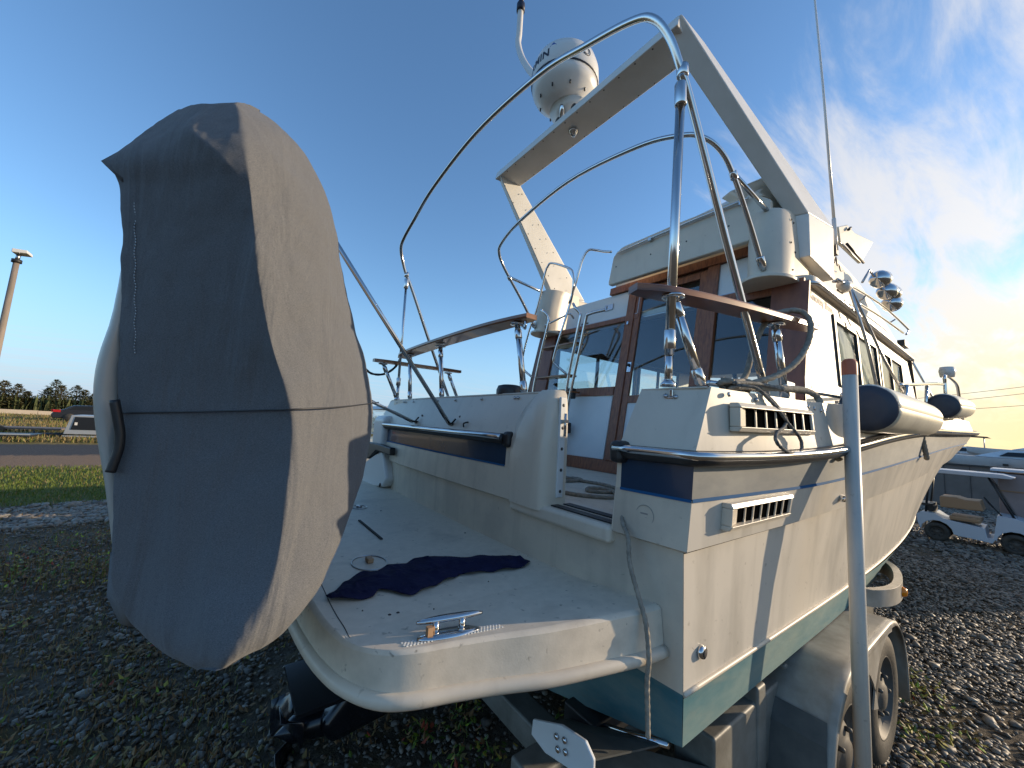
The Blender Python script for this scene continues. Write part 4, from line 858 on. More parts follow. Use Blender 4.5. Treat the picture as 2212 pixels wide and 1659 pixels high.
# trim tab and outdrive
mb=MB(); mb.hexa([(1.25,.77,.722),(1.25,1.15,.578),(.95,1.04,.735),(.95,.80,.785),(1.25,.77,.728),(1.25,1.15,.584),(.95,1.04,.741),(.95,.80,.791)]); tab=obj('trim_tab',mb,mat('painted_tab',(.06,.065,.06),.6,col2=(.10,.10,.09),nscale=9),boat)
mb=MB(); mb.tube([(1.255,.745,.740),(1.255,1.16,.580)],.010,8); obj('tab_hinge',mb,ss,tab)
mb=MB(); mb.prism([(.945,y,z) for y,z in ((1.041,.76),(1.045,.711),(.975,.700),(.829,.735),(.779,.765),(.779,.81),(.812,.838),(.908,.822))],(-.012,0,0)); obj('tab_end_plate',mb,white,tab,bevel=.004)
mb=MB()
for (y,z) in ((.923,.783),(.888,.794),(.915,.752),(.883,.765)): mb.lathe([(.0001,0),(.009,0),(.009,.006),(.0001,.008)],(.932,y,z),(-1,0,0),8)
obj('tab_bolts',mb,ss,tab)
mb=MB(); mb.prism([(1.26,2.2,.95),(1.0,2.2,.98),(.62,2.2,.90),(.48,2.2,.78),(.50,2.2,.70),(.80,2.2,.62),(.70,2.2,.30),(.55,2.2,.16),(.62,2.2,.05),(1.0,2.2,.10),(1.1,2.2,.35),(1.22,2.2,.55)],(0,.24,0)); od=obj('outdrive',mb,drive,boat,bevel=.05)
mb=MB(); mb.prism([(.42,2.10,.315),(.95,2.10,.335),(1.0,2.32,.335),(.95,2.54,.335),(.42,2.54,.315)],(0,0,.018)); obj('cavitation_plate',mb,drive,od)
mb=MB(); mb.lathe([(.0001,-.38),(.06,-.30),(.085,-.1),(.08,.1),(.05,.2)],(.75,2.32,.13),(1,0,0),18,cap=False); obj('gearcase',mb,drive,od)
mb=MB()
for k in range(3):
    a=R(120*k+20); d=Vector((0,math.cos(a),math.sin(a))); e_=Vector((0,-math.sin(a),math.cos(a))); c=Vector((.42,2.32,.13))
    rows=[]
    for i in range(6):
        t=i/5; wd_=.09*math.sin(math.pi*min(1,.2+t*.8))+.01; p=c+d*(.05+.15*t); rows.append([p+e_*wd_*s2+Vector((s2*.05,0,0)) for s2 in (-1,-.3,.3,1)])
    mb.grid(rows)
obj('propeller',mb,drive,od,solid=.006)
mb=MB(); mb.box((1.18,1.30,.60),(1.26,3.3,.85)); obj('transom_bracket',mb,blk,boat,bevel=.02)

# ================================================================== LOOSE THINGS ON THE BOAT
def rope(name,pts,r,label,m=ropem,group=None,n=10,tw=55,closed=False):
    mb=MB(); mb.tube(cr(pts,n,closed),r,12,twist=tw,lobes=3,closed=closed); return obj(name,mb,m,label=label,cat='rope',group=group)
rope('stern_rope',[(1.30,.96,1.45),(1.235,.93,1.40),(1.19,.87,1.36),(1.17,.845,1.28),(1.165,.80,1.18),(1.16,.772,1.12),(1.15,.752,1.03),(1.15,.757,.96),(1.155,.757,.88),(1.15,.750,.80)],.0065,'frayed rope hanging down from the gate over the platform corner',n=14,tw=90)
dk_=rope('deck_rope',[(1.62,2.40,1.352),(1.85,2.30,1.352),(2.05,2.15,1.353),(2.20,2.12,1.353),(2.18,2.02,1.354),(2.0,2.02,1.354),(1.92,2.10,1.362),(2.06,2.14,1.368),(2.16,1.95,1.353),(2.18,1.80,1.353),(2.10,1.62,1.353),(1.95,1.58,1.353),(1.86,1.66,1.353),(1.95,1.72,1.356),(2.0,1.60,1.36),(1.85,1.45,1.353),(1.72,1.52,1.353),(1.66,1.66,1.353),(1.72,1.82,1.353),(1.65,2.1,1.352)],.0095,'pale rope lying in loose loops on the cockpit floor',tw=60)
rope('loop_rope',[(1.66,.70,1.935),(1.56,.655,1.93),(1.62,.62,1.925),(1.69,.60,1.885),(1.74,.585,1.845),(1.80,.575,1.80),(1.845,.562,1.765),(1.875,.556,1.735),(1.865,.552,1.70),(1.80,.55,1.685),(1.72,.552,1.69),(1.665,.56,1.71),(1.65,.568,1.735),(1.69,.575,1.762),(1.76,.578,1.782),(1.80,.582,1.815),(1.76,.588,1.85),(1.70,.604,1.895),(1.66,.63,1.925)],.0052,'thin dark rope ending in an open loop beside the upper hull vent',m=ropeb,tw=90)
rope('hanging_rope',[(1.86,.70,1.955),(2.0,.66,1.965),(2.15,.625,1.972),(2.24,.60,1.95),(2.25,.585,1.90),(2.27,.58,1.84),(2.30,.57,1.78),(2.31,.56,1.74),(2.30,.545,1.70),(2.27,.53,1.66)],[.010]*1+[.010,.010,.012,.018,.020,.018,.012,.005,.004] if 0 else .0115,'thick whipped rope tail hanging over the side left of the marker post',tw=70)
rope('handrail_rope',[(2.40,.70,1.96),(2.22,.68,2.02),(2.18,.68,2.12),(2.26,.675,2.22),(2.30,.66,2.30),(2.28,.65,2.375),(2.20,.66,2.385),(2.13,.70,2.37),(2.05,.72,2.30),(1.98,.78,2.18),(1.93,.80,2.05),(1.86,.80,1.96)] if 0 else [(1.84,.79,1.95),(1.98,.80,2.04),(2.04,.79,2.18),(2.12,.755,2.33),(2.19,.70,2.375),(2.245,.65,2.372),(2.26,.62,2.31),(2.21,.62,2.20),(2.10,.64,2.09),(1.98,.68,2.02),(1.86,.73,1.975)],.011,'thick rope looped over the starboard teak rail board',tw=55)
pile=[]
for i in range(54):
    a=i*.9; r_=.055+.02*math.sin(i*1.7); pile.append((1.77+1.9*r_*math.cos(a),.765+r_*.75*math.sin(a)-.02,1.93+.0006*i+.02*math.sin(i*.83)**2))
rope('coiled_rope',pile,.0075,'tangled grey rope wrapped round the quarter cleat',n=5,tw=80)
rope('side_line',[(1.62,.70,1.95),(1.80,.68,1.965),(2.05,.65,1.96),(2.4,.62,1.975),(2.75,.60,1.985),(3.0,.61,2.0),(3.3,.55,2.02),(3.5,.50,2.03)],.006,'thin line running along the starboard gunwale to the fender',m=ropeb,tw=90)
rope('fender_tail',[(4.05,.47,1.83),(4.07,.465,1.76),(4.09,.46,1.70),(4.12,.46,1.66)],.013,'short rope tail hanging from the nearer fender',tw=70)
# chain hanging from the port board
mb=MB(); mb.tube(cr([(1.40,3.86,2.36),(1.36,3.92,2.25),(1.28,4.0,2.18),(1.18,4.08,2.18),(1.1,4.1,2.24)],5),.010,8,twist=80,lobes=2); obj('safety_chain',mb,blk,label='dark sagging cord slung under the port seat board',cat='cord')
# fenders
def fender(name,a,b,r,label):
    a,b=Vector(a),Vector(b); ax=(b-a).normalized(); l=(b-a).length; t=thing(name,tuple(a),label,'boat fender','boat fenders along the starboard side')
    mb=MB(); a0=Vector((0,0,1)); u=ax.cross(a0).normalized(); w_=ax.cross(u); rows=[]
    for h,rr_ in ((0.0,.93),(.012,.985),(.03,1.0),(.5*l,1.02),(l-.05,.98),(l-.02,.90),(l-.004,.80)):
        ring=[]
        for k in range(49):
            an=2*math.pi*k/48; q=rr_*r*(1-.03*(abs(math.sin(an*3))<.16)); ring.append(a+ax*h+u*math.cos(an)*q+w_*math.sin(an)*q)
        rows.append(ring)
    mb.grid(rows); obj('fender_body',mb,vinyl,t)
    mb=MB(); mb.lathe([(r*.93,.0),(r*.90,-.012),(r*.6,-.020),(.0001,-.022)],a,ax,36,cap=False); obj('fender_end',mb,vinylend,t); mb=MB(); mb.lathe([(.0001,l-.004),(r*.8,l-.004)],a,ax,30,cap=False); obj('fender_end',mb,vinylend,t)
fender('boat_fender',(2.55,.478,1.916),(3.95,.466,1.937),.122,'larger cream fender with dark blue end nearest the orange capped marker post')
fender('boat_fender',(4.72,.42,2.09),(5.9,.41,2.16),.105,'smaller looking cream fender farther toward the bow by the deck rail')
# shirt
sh=[(x*.973,y*.973) for x,y in [(.345,1.475),(.40,1.54),(.458,1.606),(.52,1.64),(.561,1.625),(.62,1.66),(.70,1.66),(.80,1.70),(.86,1.655),(.987,1.61),(1.08,1.57),(1.16,1.55),(1.20,1.50),(1.22,1.42),(1.144,1.376),(1.05,1.385),(.928,1.414),(.85,1.43),(.786,1.409),(.70,1.38),(.598,1.352),(.56,1.40),(.52,1.452),(.488,1.404),(.41,1.413),(.349,1.452)]]
bm=bmesh.new(); vs_=[bm.verts.new((x,y,0)) for x,y in sh]; fc=bm.faces.new(vs_); bmesh.ops.triangulate(bm,faces=[fc])
for _ in range(3): bmesh.ops.subdivide_edges(bm,edges=bm.edges[:],cuts=1)
bm.verts.ensure_lookup_table(); bd={v.index for v in bm.verts if v.is_boundary}
mb=MB(); P_=[]
for v_ in bm.verts:
    x,y=v_.co.x,v_.co.y; dmin=min((Vector((x,y,0))-Vector((q[0],q[1],0))).length for q in sh)
    h=.008+.030*min(1,dmin/.06)*(.5+.5*math.sin(x*30+y*26+1.5*math.sin(y*30)))*(1 if not v_.is_boundary else 0)+.010*math.sin(x*62-y*44)*(0 if v_.is_boundary else 1)
    P_.append((x+.004*math.sin(y*60),y+.004*math.sin(x*70),1.119+(h*1.25 if not v_.is_boundary else .010+.005*math.sin(x*50+y*33))))
mb.add(P_,[tuple(v_.index for v_ in q.verts) for q in bm.faces],True); bm.free()
obj('shirt',mb,cloth,sub=1,solid=.010,label='crumpled navy shirt lying on the white swim platform',cat='shirt',rec=True)
# kicker outboard at the port end of the platform
kk=thing('outboard_motor',(1.15,3.8,1.1),'small white outboard motor tilted on a black bracket at the port corner','outboard motor')
mb=MB(); mb.prism([(1.17,3.50,1.44),(1.16,3.62,1.40),(1.12,3.80,1.30),(1.05,3.95,1.18),(1.0,4.10,1.09),(1.0,4.05,1.03),(1.12,3.85,1.05),(1.16,3.40,1.12),(1.18,3.34,1.20),(1.18,3.45,1.36)],(.16,.02,.0)); obj('motor_leg',mb,plw,kk,bevel=.03)
mb=MB(); mb.prism([(1.10,3.80,1.495),(1.14,3.55,1.49),(1.17,3.29,1.475),(1.17,3.285,1.41),(1.13,3.55,1.43),(1.12,3.70,1.34),(1.10,3.76,1.34)],(.05,0,0)); obj('motor_bracket',mb,blkp,kk,bevel=.01)
mb=MB(); mb.lathe([(.0001,0),(.02,0),(.0001,.01)],(1.16,3.44,1.14),(-1,0,0),10); mb.lathe([(.0001,0),(.012,0),(.0001,.01)],(1.04,3.93,1.16),(-1,0,0),10); obj('motor_bolts',mb,blk,kk)
mb=MB(); mb.box((1.2,3.62,1.36),(1.42,3.95,1.75)); obj('motor_cowl',mb,plw,kk,bevel=.06)
mb=MB(); mb.box((1.248,3.235,1.400),(1.262,3.275,1.418)); obj('lock_plate',mb,blk,kk)
# davit base on the platform
mb=MB(); mb.box((.60,2.86,1.117),(.70,3.02,1.13)); mb.box((.63,2.90,1.13),(.67,2.98,1.19)); mb.tube([(.65,2.94,1.18),(.60,3.0,1.45)],.014,8); obj('dinghy_davit',mb,ss,label='stainless davit bracket on the platform behind the covered dinghy',cat='davit')

# ================================================================== COVERED DINGHY
K=2560/2212.
def rays(px,py,Yp):
    d=f*960.0+Rr*(px-1280)-U*(py-960); t=Yp/d.y; return Vector((0,0,1.73))+d*t
dg=thing('covered_dinghy',(0,1.35,1.10),'dinghy standing on edge under a fitted grey canvas cover behind the boat','dinghy')
rows_=[ # L, a, b(crease), ridge, c, R in photo rows; each row lies on a vertical curve of the cover
 (262,(440,278),(470,272),(515,260),(592,256),(625,262),(650,275)),
 (300,(372,320),(410,318),(452,310),(604,290),(665,295),(703,310)),
 (345,(316,362),(385,358),(500,345),(612,345),(700,345),(757,352)),
 (400,(262,402),(355,405),(556,398),(619,400),(720,400),(797,408)),
 (450,(303,450),(400,458),(604,448),(626,455),(745,460),(824,468)),
 (520,(303,520),(410,528),(600,530),(632,530),(765,535),(845,540)),
 (600,(303,600),(420,605),(600,610),(640,612),(775,615),(853,620)),
 (700,(301,700),(430,705),(605,710),(650,712),(790,715),(871,720)),
 (800,(299,800),(440,805),(620,810),(667,812),(810,812),(895,815)),
 (900,(297,900),(450,905),(640,908),(692,910),(835,905),(924,900)),
 (1025,(291,1032),(450,1030),(670,1025),(737,1023),(855,1018),(946,1006)),
 (1130,(286,1130),(450,1135),(665,1140),(730,1143),(848,1135),(938,1112)),
 (1250,(278,1250),(445,1260),(650,1270),(714,1272),(828,1255),(912,1228)),
 (1380,(275,1380),(440,1395),(630,1410),(695,1412),(795,1385),(874,1356)),
 (1480,(268,1478),(430,1505),(600,1520),(665,1518),(760,1490),(836,1460)),
 (1560,(300,1540),(420,1575),(570,1600),(630,1592),(712,1575),(776,1545)),
 (1630,(385,1610),(450,1640),(550,1655),(592,1640),(650,1630),(698,1610)),
 (1680,(470,1660),(500,1672),(540,1678),(565,1670),(590,1655),(610,1640)),
]
YL_=[1.38]*11+[1.36,1.34,1.33,1.32,1.30,1.26,1.20]
YA_=[1.27]*11+[1.25,1.23,1.21,1.19,1.16,1.12,1.08]
YB_=[1.125,1.112,1.105,1.098,1.09,1.105,1.13,1.13,1.13,1.13,1.13,1.12,1.10,1.07,1.01,.975,.975,1.0]
YR_=[1.08]*11+[1.065,1.04,1.015,.99,.98,.98,1.0]
YC_=[1.19]*10+[1.19,1.18,1.14,1.07,1.02,1.0,1.0,1.02]
YE_=[1.36]*9+[1.36,1.36,1.33,1.24,1.13,1.08,1.06,1.05,1.06]
rg=[]
for i,r_ in enumerate(rows_):
    e0=max(0,(4-i)/4)**3*.14
    row=[rays(*r_[1+j],(YL_,YA_,YB_,YR_,YC_,YE_)[j][i]+e0) for j in range(6)]
    # body behind, runs parallel to the transom
    a,b_=row[0],row[5]; yb_=max(b_.y+.10,1.42)
    row=[Vector((a.x+.01,3.5,a.z)),Vector((a.x+.005,2.4,a.z)),a+Vector((.006,.05,0))]+row+[Vector((b_.x+.004,yb_,b_.z)),Vector((b_.x-.01,2.4,b_.z)),Vector((b_.x-.03,3.5,b_.z))]
    rg.append(row)
# close top and bottom rows toward the middle
mb=MB(); mb.grid([[tuple(p) for p in r_] for r_ in rg],True)
top=[(p+Vector((0,.15,.012))) for p in rg[0]]; 
cov_=obj('canvas_cover',mb,canvas,dg,sub=4)
for nm,sc,stg in (('broad',.30,.022),('fine',.085,.008)):
    tx_=bpy.data.textures.new('folds_'+nm,'CLOUDS'); tx_.noise_scale=sc; tx_.noise_depth=2; q=cov_.modifiers.new('folds','DISPLACE'); q.texture=tx_; q.strength=stg; q.mid_level=.5; q.texture_coords='LOCAL'
me=cov_.data; 
cl_=me.attributes.new('crease_edge','FLOAT','EDGE'); m_=len(rg[0])
for e_ in me.edges:
    a,b_=sorted(e_.vertices)
    if b_-a==m_ and a%m_==6 : cl_.data[e_.index].value=.75
    if b_-a==m_ and a%m_==5 and a//m_<5: cl_.data[e_.index].value=.85
    if b_-a==m_ and a%m_ in (2,3): cl_.data[e_.index].value=.7
tp=rg[0]; bt=rg[-1]
mb=MB(); mb.grid([[tuple(p) for p in tp],[tuple(Vector((-.0+(p.x+.02)*.6,max(p.y,1.5)+.1,tp[6].z+.02)) if 1<i<9 else p+Vector((0,0,.0))) for i,p in enumerate(tp)]]); obj('cover_top',mb,canvas,dg)
mb=MB(); mb.grid([[tuple(p) for p in bt],[tuple(Vector(((p.x)*.6,max(p.y,1.5)+.1,bt[6].z-.01)) if 1<i<9 else p) for i,p in enumerate(bt)]]); obj('cover_bottom',mb,canvas,dg)
seam=[rays(*r_,y)-Vector((0,.010,0)) for r_,y in (((291,1032),1.38),((450,1030),1.27),((560,1028),1.195),((670,1025),1.125),((737,1023),1.078),((855,1017),1.168),((944,1006),1.330))]
mb=MB(); mb.tube(cr(seam,6),.0022,6); obj('cover_seam',mb,blk,dg)
mb=MB()
for i in range(56):
    t=i/55; p=rays(338+2*math.sin(i*.8),470+t*410,1.345)-Vector((0,.002,0)); mb.tube([p,p+Vector((.001,0,-.004))],.0012,4)
obj('stitching',mb,ssd,dg)['kind']='stuff'
hem=[rays(*r_,1.338)-Vector((0,.004,0)) for r_ in ((287,1000),(296,1050),(301,1085),(298,1120),(288,1150),(277,1180))]
mb=MB(); mb.tube(cr(hem,6),[.012,.014,.016,.016,.014,.008]*0 or .010,8); obj('cover_cord',mb,blk,dg)
flap=[rays(252,402,1.40),rays(300,376,1.42),rays(345,352,1.44),rays(330,400,1.36),rays(303,452,1.36)]
mb=MB(); mb.add([tuple(p) for p in flap],[(0,1,2,3),(0,3,4)],True); obj('cover_flap',mb,canvas,dg,sub=0,solid=.008)
flap=[rays(266,1490,1.42),rays(276,1380,1.36),rays(300,1480,1.34),rays(340,1570,1.36),rays(300,1560,1.42)]
mb=MB(); mb.add([tuple(p) for p in flap],[(0,1,2),(0,2,3,4)],True); obj('cover_flap',mb,canvas,dg,solid=.008)
# pale hull of the dinghy bulging out on the far (aft) side of the cover
hr=[]
for (pl_,pm,py) in ((303,300,640),(272,290,790),(250,275,840),(228,262,895),(217,252,960),(219,250,1030),(229,258,1100),(245,266,1170),(258,272,1250),(268,280,1330),(276,284,1400)):
    inner=rays(max(pm,pl_)+42,py,1.40); edge=rays(pl_,py,1.42); mid_=rays((pm*1.0+pl_)/2+6,py,1.385)
    hr.append([tuple(inner),tuple(rays((pm+pl_)/2+22,py,1.38)),tuple(mid_),tuple(edge),(edge.x*1.0-.01,1.9,edge.z),(edge.x-.01,3.4,edge.z)])
mb=MB(); mb.grid(hr,True); obj('dinghy_hull',mb,mat('dinghy_gelcoat',(.50,.47,.42),.35,col2=(.42,.38,.33),nscale=5,stretch=(1,1,.3)),dg,sub=1)
def strutt(a,b): mb=MB(); mb.tube([a,b],.014,10); obj('stand_off_strut',mb,ss,dg)
strutt((1.235,2.38,1.72),(.36,2.10,2.62)); strutt((1.235,3.0,1.71),(.32,3.30,2.12))

# ================================================================== BOAT TRAILER
tr=thing('boat_trailer',(4.0,YC,0),'white painted tandem axle boat trailer carrying the cream cruiser','trailer')
for y in (1.05,3.46): mb=MB(); mb.box((.95,y,.34),(4.9,y+.12,.56)); obj('frame_rail',mb,steel,tr,bevel=.012)
for x in (1.25,2.5,4.2):
    mb=MB(); mb.box((x,.62 if x<2.6 else .9,.28),(x+.13,4.0,.40)); obj('cross_member',mb,steel,tr,bevel=.012)
mb=MB(); mb.hexa([(1.05,1.08,.40),(1.45,.70,.40),(1.60,.70,.40),(1.25,1.15,.40),(1.05,1.08,.54),(1.45,.70,.54),(1.60,.70,.54),(1.25,1.15,.54)]); obj('corner_gusset',mb,steel,tr,bevel=.01)
mb=MB(); mb.box((1.55,.74,.36),(3.9,.90,.64)); mb.box((1.9,.73,.30),(1.98,.92,.70)); mb.box((2.2,.73,.30),(2.24,.92,.70)); obj('side_beam',mb,steel,tr,bevel=.012)
mb=MB(); mb.box((4.6,2.22,.22),(12.0,2.42,.34)); mb.box((4.7,1.05,.24),(4.86,3.6,.36)); obj('drawbar',mb,steel,tr,bevel=.012)
for y in (1.0,3.52): mb=MB(); mb.box((1.2,y,.58),(4.8,y+.16,.66)); obj('bunk',mb,blk,tr,bevel=.01)
def wheel(cx,cz,yo,r,wd_,parent):
    mb=MB(); prof=[(.60*r,.012),(.66*r,.0),(.80*r,-.004),(.93*r,.006),(.985*r,.025),(r,.045),(r,wd_-.045),(.985*r,wd_-.025),(.93*r,wd_-.006),(.80*r,wd_+.004),(.62*r,wd_)]
    mb.lathe(prof,(cx,yo,cz),(0,1,0),48,cap=False)
    t_=obj('tyre',mb,tyrem,parent)
    tb=MB(); n=44
    for k in range(n):
        a=2*math.pi*k/n; 
        for (h0,h1,da) in ((.022,.06,0),(.066,.104,.35),(.110,.148,0),(.154,wd_-.02,.35)):
            aa=a+da*2*math.pi/n; q=[]
            for rr_ in (r-.004,r+.007):
                for (h,s2) in ((h0,-1),(h1,-1.0),(h1,1),(h0,1)):
                    an=aa+s2*.40*math.pi/n; q.append((cx+math.cos(an)*rr_,yo+h,cz+math.sin(an)*rr_))
            tb.hexa(q)
    q=obj('tread',tb,tyrem,t_); q['kind']='stuff'
    mb=MB(); mb.lathe([(.64*r,.012),(.62*r,.004),(.60*r,.010),(.57*r,.035),(.50*r,.05),(.42*r,.052),(.34*r,.030),(.26*r,.022),(.20*r,.015),(.17*r,.006),(.0001,.004)],(cx,yo,cz),(0,1,0),40,cap=False); rm=obj('rim',mb,rimm,parent)
    mb=MB()
    for k in range(5): a=2*math.pi*k/5; mb.lathe([(.011,0),(.011,-.02),(.006,-.026)],(cx+math.cos(a)*.30*r,yo+.026,cz+math.sin(a)*.30*r),(0,1,0),8)
    obj('lug_nuts',mb,rimm,rm)['kind']='stuff'
    for k in range(8): 
        a=2*math.pi*(k+.5)/8; mb=MB(); mb.lathe([(.0001,0),(.016,0)],(cx+math.cos(a)*.45*r,yo+.049,cz+math.sin(a)*.45*r),(0,1,0),10,cap=False); obj('rim_slot',mb,blk,rm)
WR=.335
for (cx,y) in ((2.42,.555),(3.14,.555)):
    w_=thing('x',(cx,y,WR),'','') ; w_.name='wheel'; del w_['label']; del w_['category']; w_.parent=tr; w_.location=Vector((cx,y,WR))-Vector(tr.location); wheel(cx,WR,y,WR,.20,w_)
for (cx,y) in ((2.42,3.885),(3.14,3.885)):
    w_=bpy.data.objects.new('wheel',None); col.objects.link(w_); w_.parent=tr; w_.location=Vector((cx,y,WR))-Vector(tr.location); wheel(cx,WR,y,WR,.20,w_)
for cx in (2.42,3.14): mb=MB(); mb.tube([(cx,.72,WR),(cx,3.92,WR)],.035,10); obj('axle',mb,blk,tr)
# double-arch fender with skirt
for s_ in (0,1):
    prof=[]; 
    for k in range(9): a=R(180-90*k/8-0); prof.append((2.42+.392*math.cos(a),WR+.02+.392*math.sin(a)))
    for k in range(9): a=R(90-90*k/8); prof.append((3.14+.392*math.cos(a),WR+.02+.392*math.sin(a)))
    prof=[(2.025,.16)]+prof+[(3.535,.20)]
    F_=lambda x,y,z: mir((x,y,z)) if s_ else (x,y,z)
    mb=MB(); mb.grid([[F_(x,y,z-(.025 if y<.53 else 0)) for x,z in prof] for y in (.520,.530,.560,.70,.86)],True); fd=obj('fender',mb,fendm,tr,solid=.008)
    # outer skirt between the two wheels
    sk=[(2.43,.745),(2.72,.745)]; inner=[]
    for k in range(7): a=R(90-75*k/6); inner.append((2.42+.365*math.cos(a),WR+.365*math.sin(a)))
    inner2=[]; k_=lambda k:(6-k)/6
    for k in range(7): a=R(165-75*k/6); rq=.365+.11*k_(k); inner2.append((3.14+rq*math.cos(a),WR+rq*math.sin(a)))
    poly=inner+inner2+[(3.14,.738),(2.43,.738)]
    mb=MB(); mb.prism([F_(x,.523,z) for x,z in poly],(0,.008 if not s_ else -.008,0)); obj('fender_skirt',mb,fendm,fd)
    # aft face of the fender, coloured dark for the shade under the boat
    mb=MB(); mb.grid([[F_(2.013,.535,.14),F_(2.013,.90,.14)],[F_(2.013,.535,.36),F_(2.013,.90,.36)],[F_(2.05,.545,.53),F_(2.05,.90,.53)],[F_(2.10,.555,.60),F_(2.10,.90,.60)]],False); obj('fender_aft_shade',mb,mat('shade_dark_panel',(.07,.075,.072),.7,col2=(.12,.12,.11),nscale=8),fd)
# front light bracket: U-shaped bar
ub=cr([(3.30,.70,.762),(3.28,.64,.762),(3.45,.575,.762),(3.75,.585,.745),(4.05,.64,.745),(4.25,.72,.745),(4.35,.84,.745),(4.3,1.05,.745)],5)
mb=MB(); rows=[[],[],[],[]]
for i,p in enumerate(ub):
    d=(ub[min(i+1,len(ub)-1)]-ub[max(i-1,0)]).normalized(); s2=Vector((-d.y,d.x,0)); 
    for k,(a,b) in enumerate(((-1,0),(1,0),(1,1),(-1,1))): rows[k].append(tuple(p+s2*a*.022+Vector((0,0,.10*b))))
rows.append(rows[0]); mb.grid(rows,False); lb=obj('light_bracket',mb,fendm,tr,bevel=.006)
mb=MB(); mb.lathe([(.032,0),(.032,.012),(.022,.03),(.0001,.034)],(3.68,.563,.795),(0,-1,0),16,cap=False); obj('marker_light',mb,amber,lb)
# guide post
gp=MB(); gp.tube([(2.255,.480,.20),(2.262,.480,2.06)],.0285,20); gpo=obj('guide_post',gp,pvc,tr)
mb=MB(); mb.lathe([(.0292,0),(.0292,.048),(.027,.062),(.018,.074),(.0001,.078)],(2.262,.48,2.045),(0,0,1),20,cap=False); obj('guide_post_cap',mb,orange,gpo)
mb=MB(); mb.box((2.225,.50,.22),(2.295,.76,.28)); obj('guide_post_bracket',mb,steel,tr,bevel=.006)

# ================================================================== RIGHT BACKGROUND
def gcart(x0,ya,yb,s,label,seat=tan,bodym=cartw,canopy=None,group='golf carts in the yard'):
    # length runs along Y from ya (rear) to yb (front), near side faces -X
    t=thing('golf_cart',(x0,(ya+yb)/2,0),label,'golf cart',group); W_=.62*s; sg=1 if yb>ya else -1; Lg=abs(yb-ya)
    Yp=lambda q: ya+sg*q*Lg
    for q in (.0,1.0):
        for xx in (x0,x0+W_):
            mb=MB(); r_=.165*s; mb.lathe([(.5*r_,.03),(.62*r_,.0),(.9*r_,.0),(r_,.025),(r_,.10),(.9*r_,.12),(.5*r_,.12)],(xx,Yp(q),r_),(1,0,0),28,cap=False); wh=obj('wheel',mb,tyrem,t)
            mb=MB(); mb.lathe([(.58*r_,.02),(.50*r_,.04),(.2*r_,.03),(.0001,.02)],(xx,Yp(q),r_),(1,0,0),20,cap=False); obj('hubcap',mb,rimm,wh)
            mb=MB()
            for k in range(6): a=k*math.pi/3; mb.box((xx+.012,Yp(q)+math.cos(a)*.35*r_-.012*s,r_+math.sin(a)*.35*r_-.012*s),(xx+.022,Yp(q)+math.cos(a)*.35*r_+.012*s,r_+math.sin(a)*.35*r_+.012*s))
            obj('hub_slots',mb,blk,wh)
    h=lambda q:q*s
    def arc(c,r_,n=7,a0=180,a1=0): return [(Yp(c)+sg*r_*math.cos(R(a0+(a1-a0)*k/n))*1.0,h(.17)+r_*math.sin(R(a0+(a1-a0)*k/n))) for k in range(n+1)]
    pr_=[(Yp(-.27),h(.30))]+arc(0,.205*s)+[(Yp(.30),h(.16)),(Yp(.72),h(.13)),(Yp(.76),h(.20))]+arc(1,.205*s)+[(Yp(1.28),h(.30)),(Yp(1.27),h(.50)),(Yp(1.0),h(.60)),(Yp(.80),h(.60)),(Yp(.74),h(.22)),(Yp(.66),h(.20)),(Yp(.64),h(.36)),(Yp(.10),h(.42)),(Yp(-.02),h(.50)),(Yp(-.20),h(.50)),(Yp(-.28),h(.44))]
    mb=MB(); mb.prism([(x0+.01,a,b) for a,b in pr_],(W_+.08,0,0)); obj('body',mb,bodym,t,bevel=.012)
    mb=MB(); mb.box((x0+.03,Yp(.18),h(.42)),(x0+W_,Yp(.60),h(.50))); obj('seat',mb,seat,t,bevel=.03)
    mb=MB(); mb.prism([(x0+.06,Yp(.06),h(.62)),(x0+.06,Yp(.06),h(.82)),(x0+.06,Yp(.30),h(.83)),(x0+.06,Yp(.40),h(.80)),(x0+.06,Yp(.60),h(.81)),(x0+.06,Yp(.64),h(.64))],(W_*.9,0,0)); obj('backrest',mb,seat,t,bevel=.02)
    for (q0,q1) in ((-.15,-.06),(1.05,.72)):
        for xx in (x0+.05,x0+W_-.02):
            mb=MB(); mb.tube([(xx,Yp(q0),h(.48)),(xx,Yp(q1),h(1.25))],.016*s,8); obj('roof_post',mb,blk,t)
    mb=MB(); mb.prism(rr2:=[(x0-.05,Yp(-.25),h(1.24)),(x0-.05,Yp(1.0),h(1.24)),(x0-.05,Yp(1.05),h(1.27)),(x0-.05,Yp(.9),h(1.31)),(x0-.05,Yp(-.15),h(1.31)),(x0-.05,Yp(-.3),h(1.27))],(W_+.16,0,0)); obj('roof',mb,duskw,t,bevel=.01)
    mb=MB(); mb.grid([[(x0+.05,Yp(1.04),h(.60)),(x0+W_,Yp(1.04),h(.60))],[(x0+.05,Yp(.75),h(1.23)),(x0+W_,Yp(.75),h(1.23))]],False); obj('windshield',mb,glass,t)
    mb=MB(); mb.tube([(x0+.2,Yp(.86),h(.58)),(x0+.22,Yp(.68),h(.82))],.012,8); c=Vector((x0+.22,Yp(.68),h(.82))); mb.tube([c+Vector((math.cos(a)*.09,sg*-.05*math.sin(a)*.8,math.sin(a)*.07)) for a in np.linspace(0,6.28,15)[:-1]],.009,6,closed=True); obj('steering_wheel',mb,blk,t)
    mb=MB(); mb.box((x0+.02,Yp(-.30),h(.62)),(x0+W_*.9,Yp(-.04),h(.66))); mb.box((x0+.05,Yp(-.14),h(.52)),(x0+.5,Yp(-.02),h(.62))); obj('bag_rack',mb,blk,t)
    return t
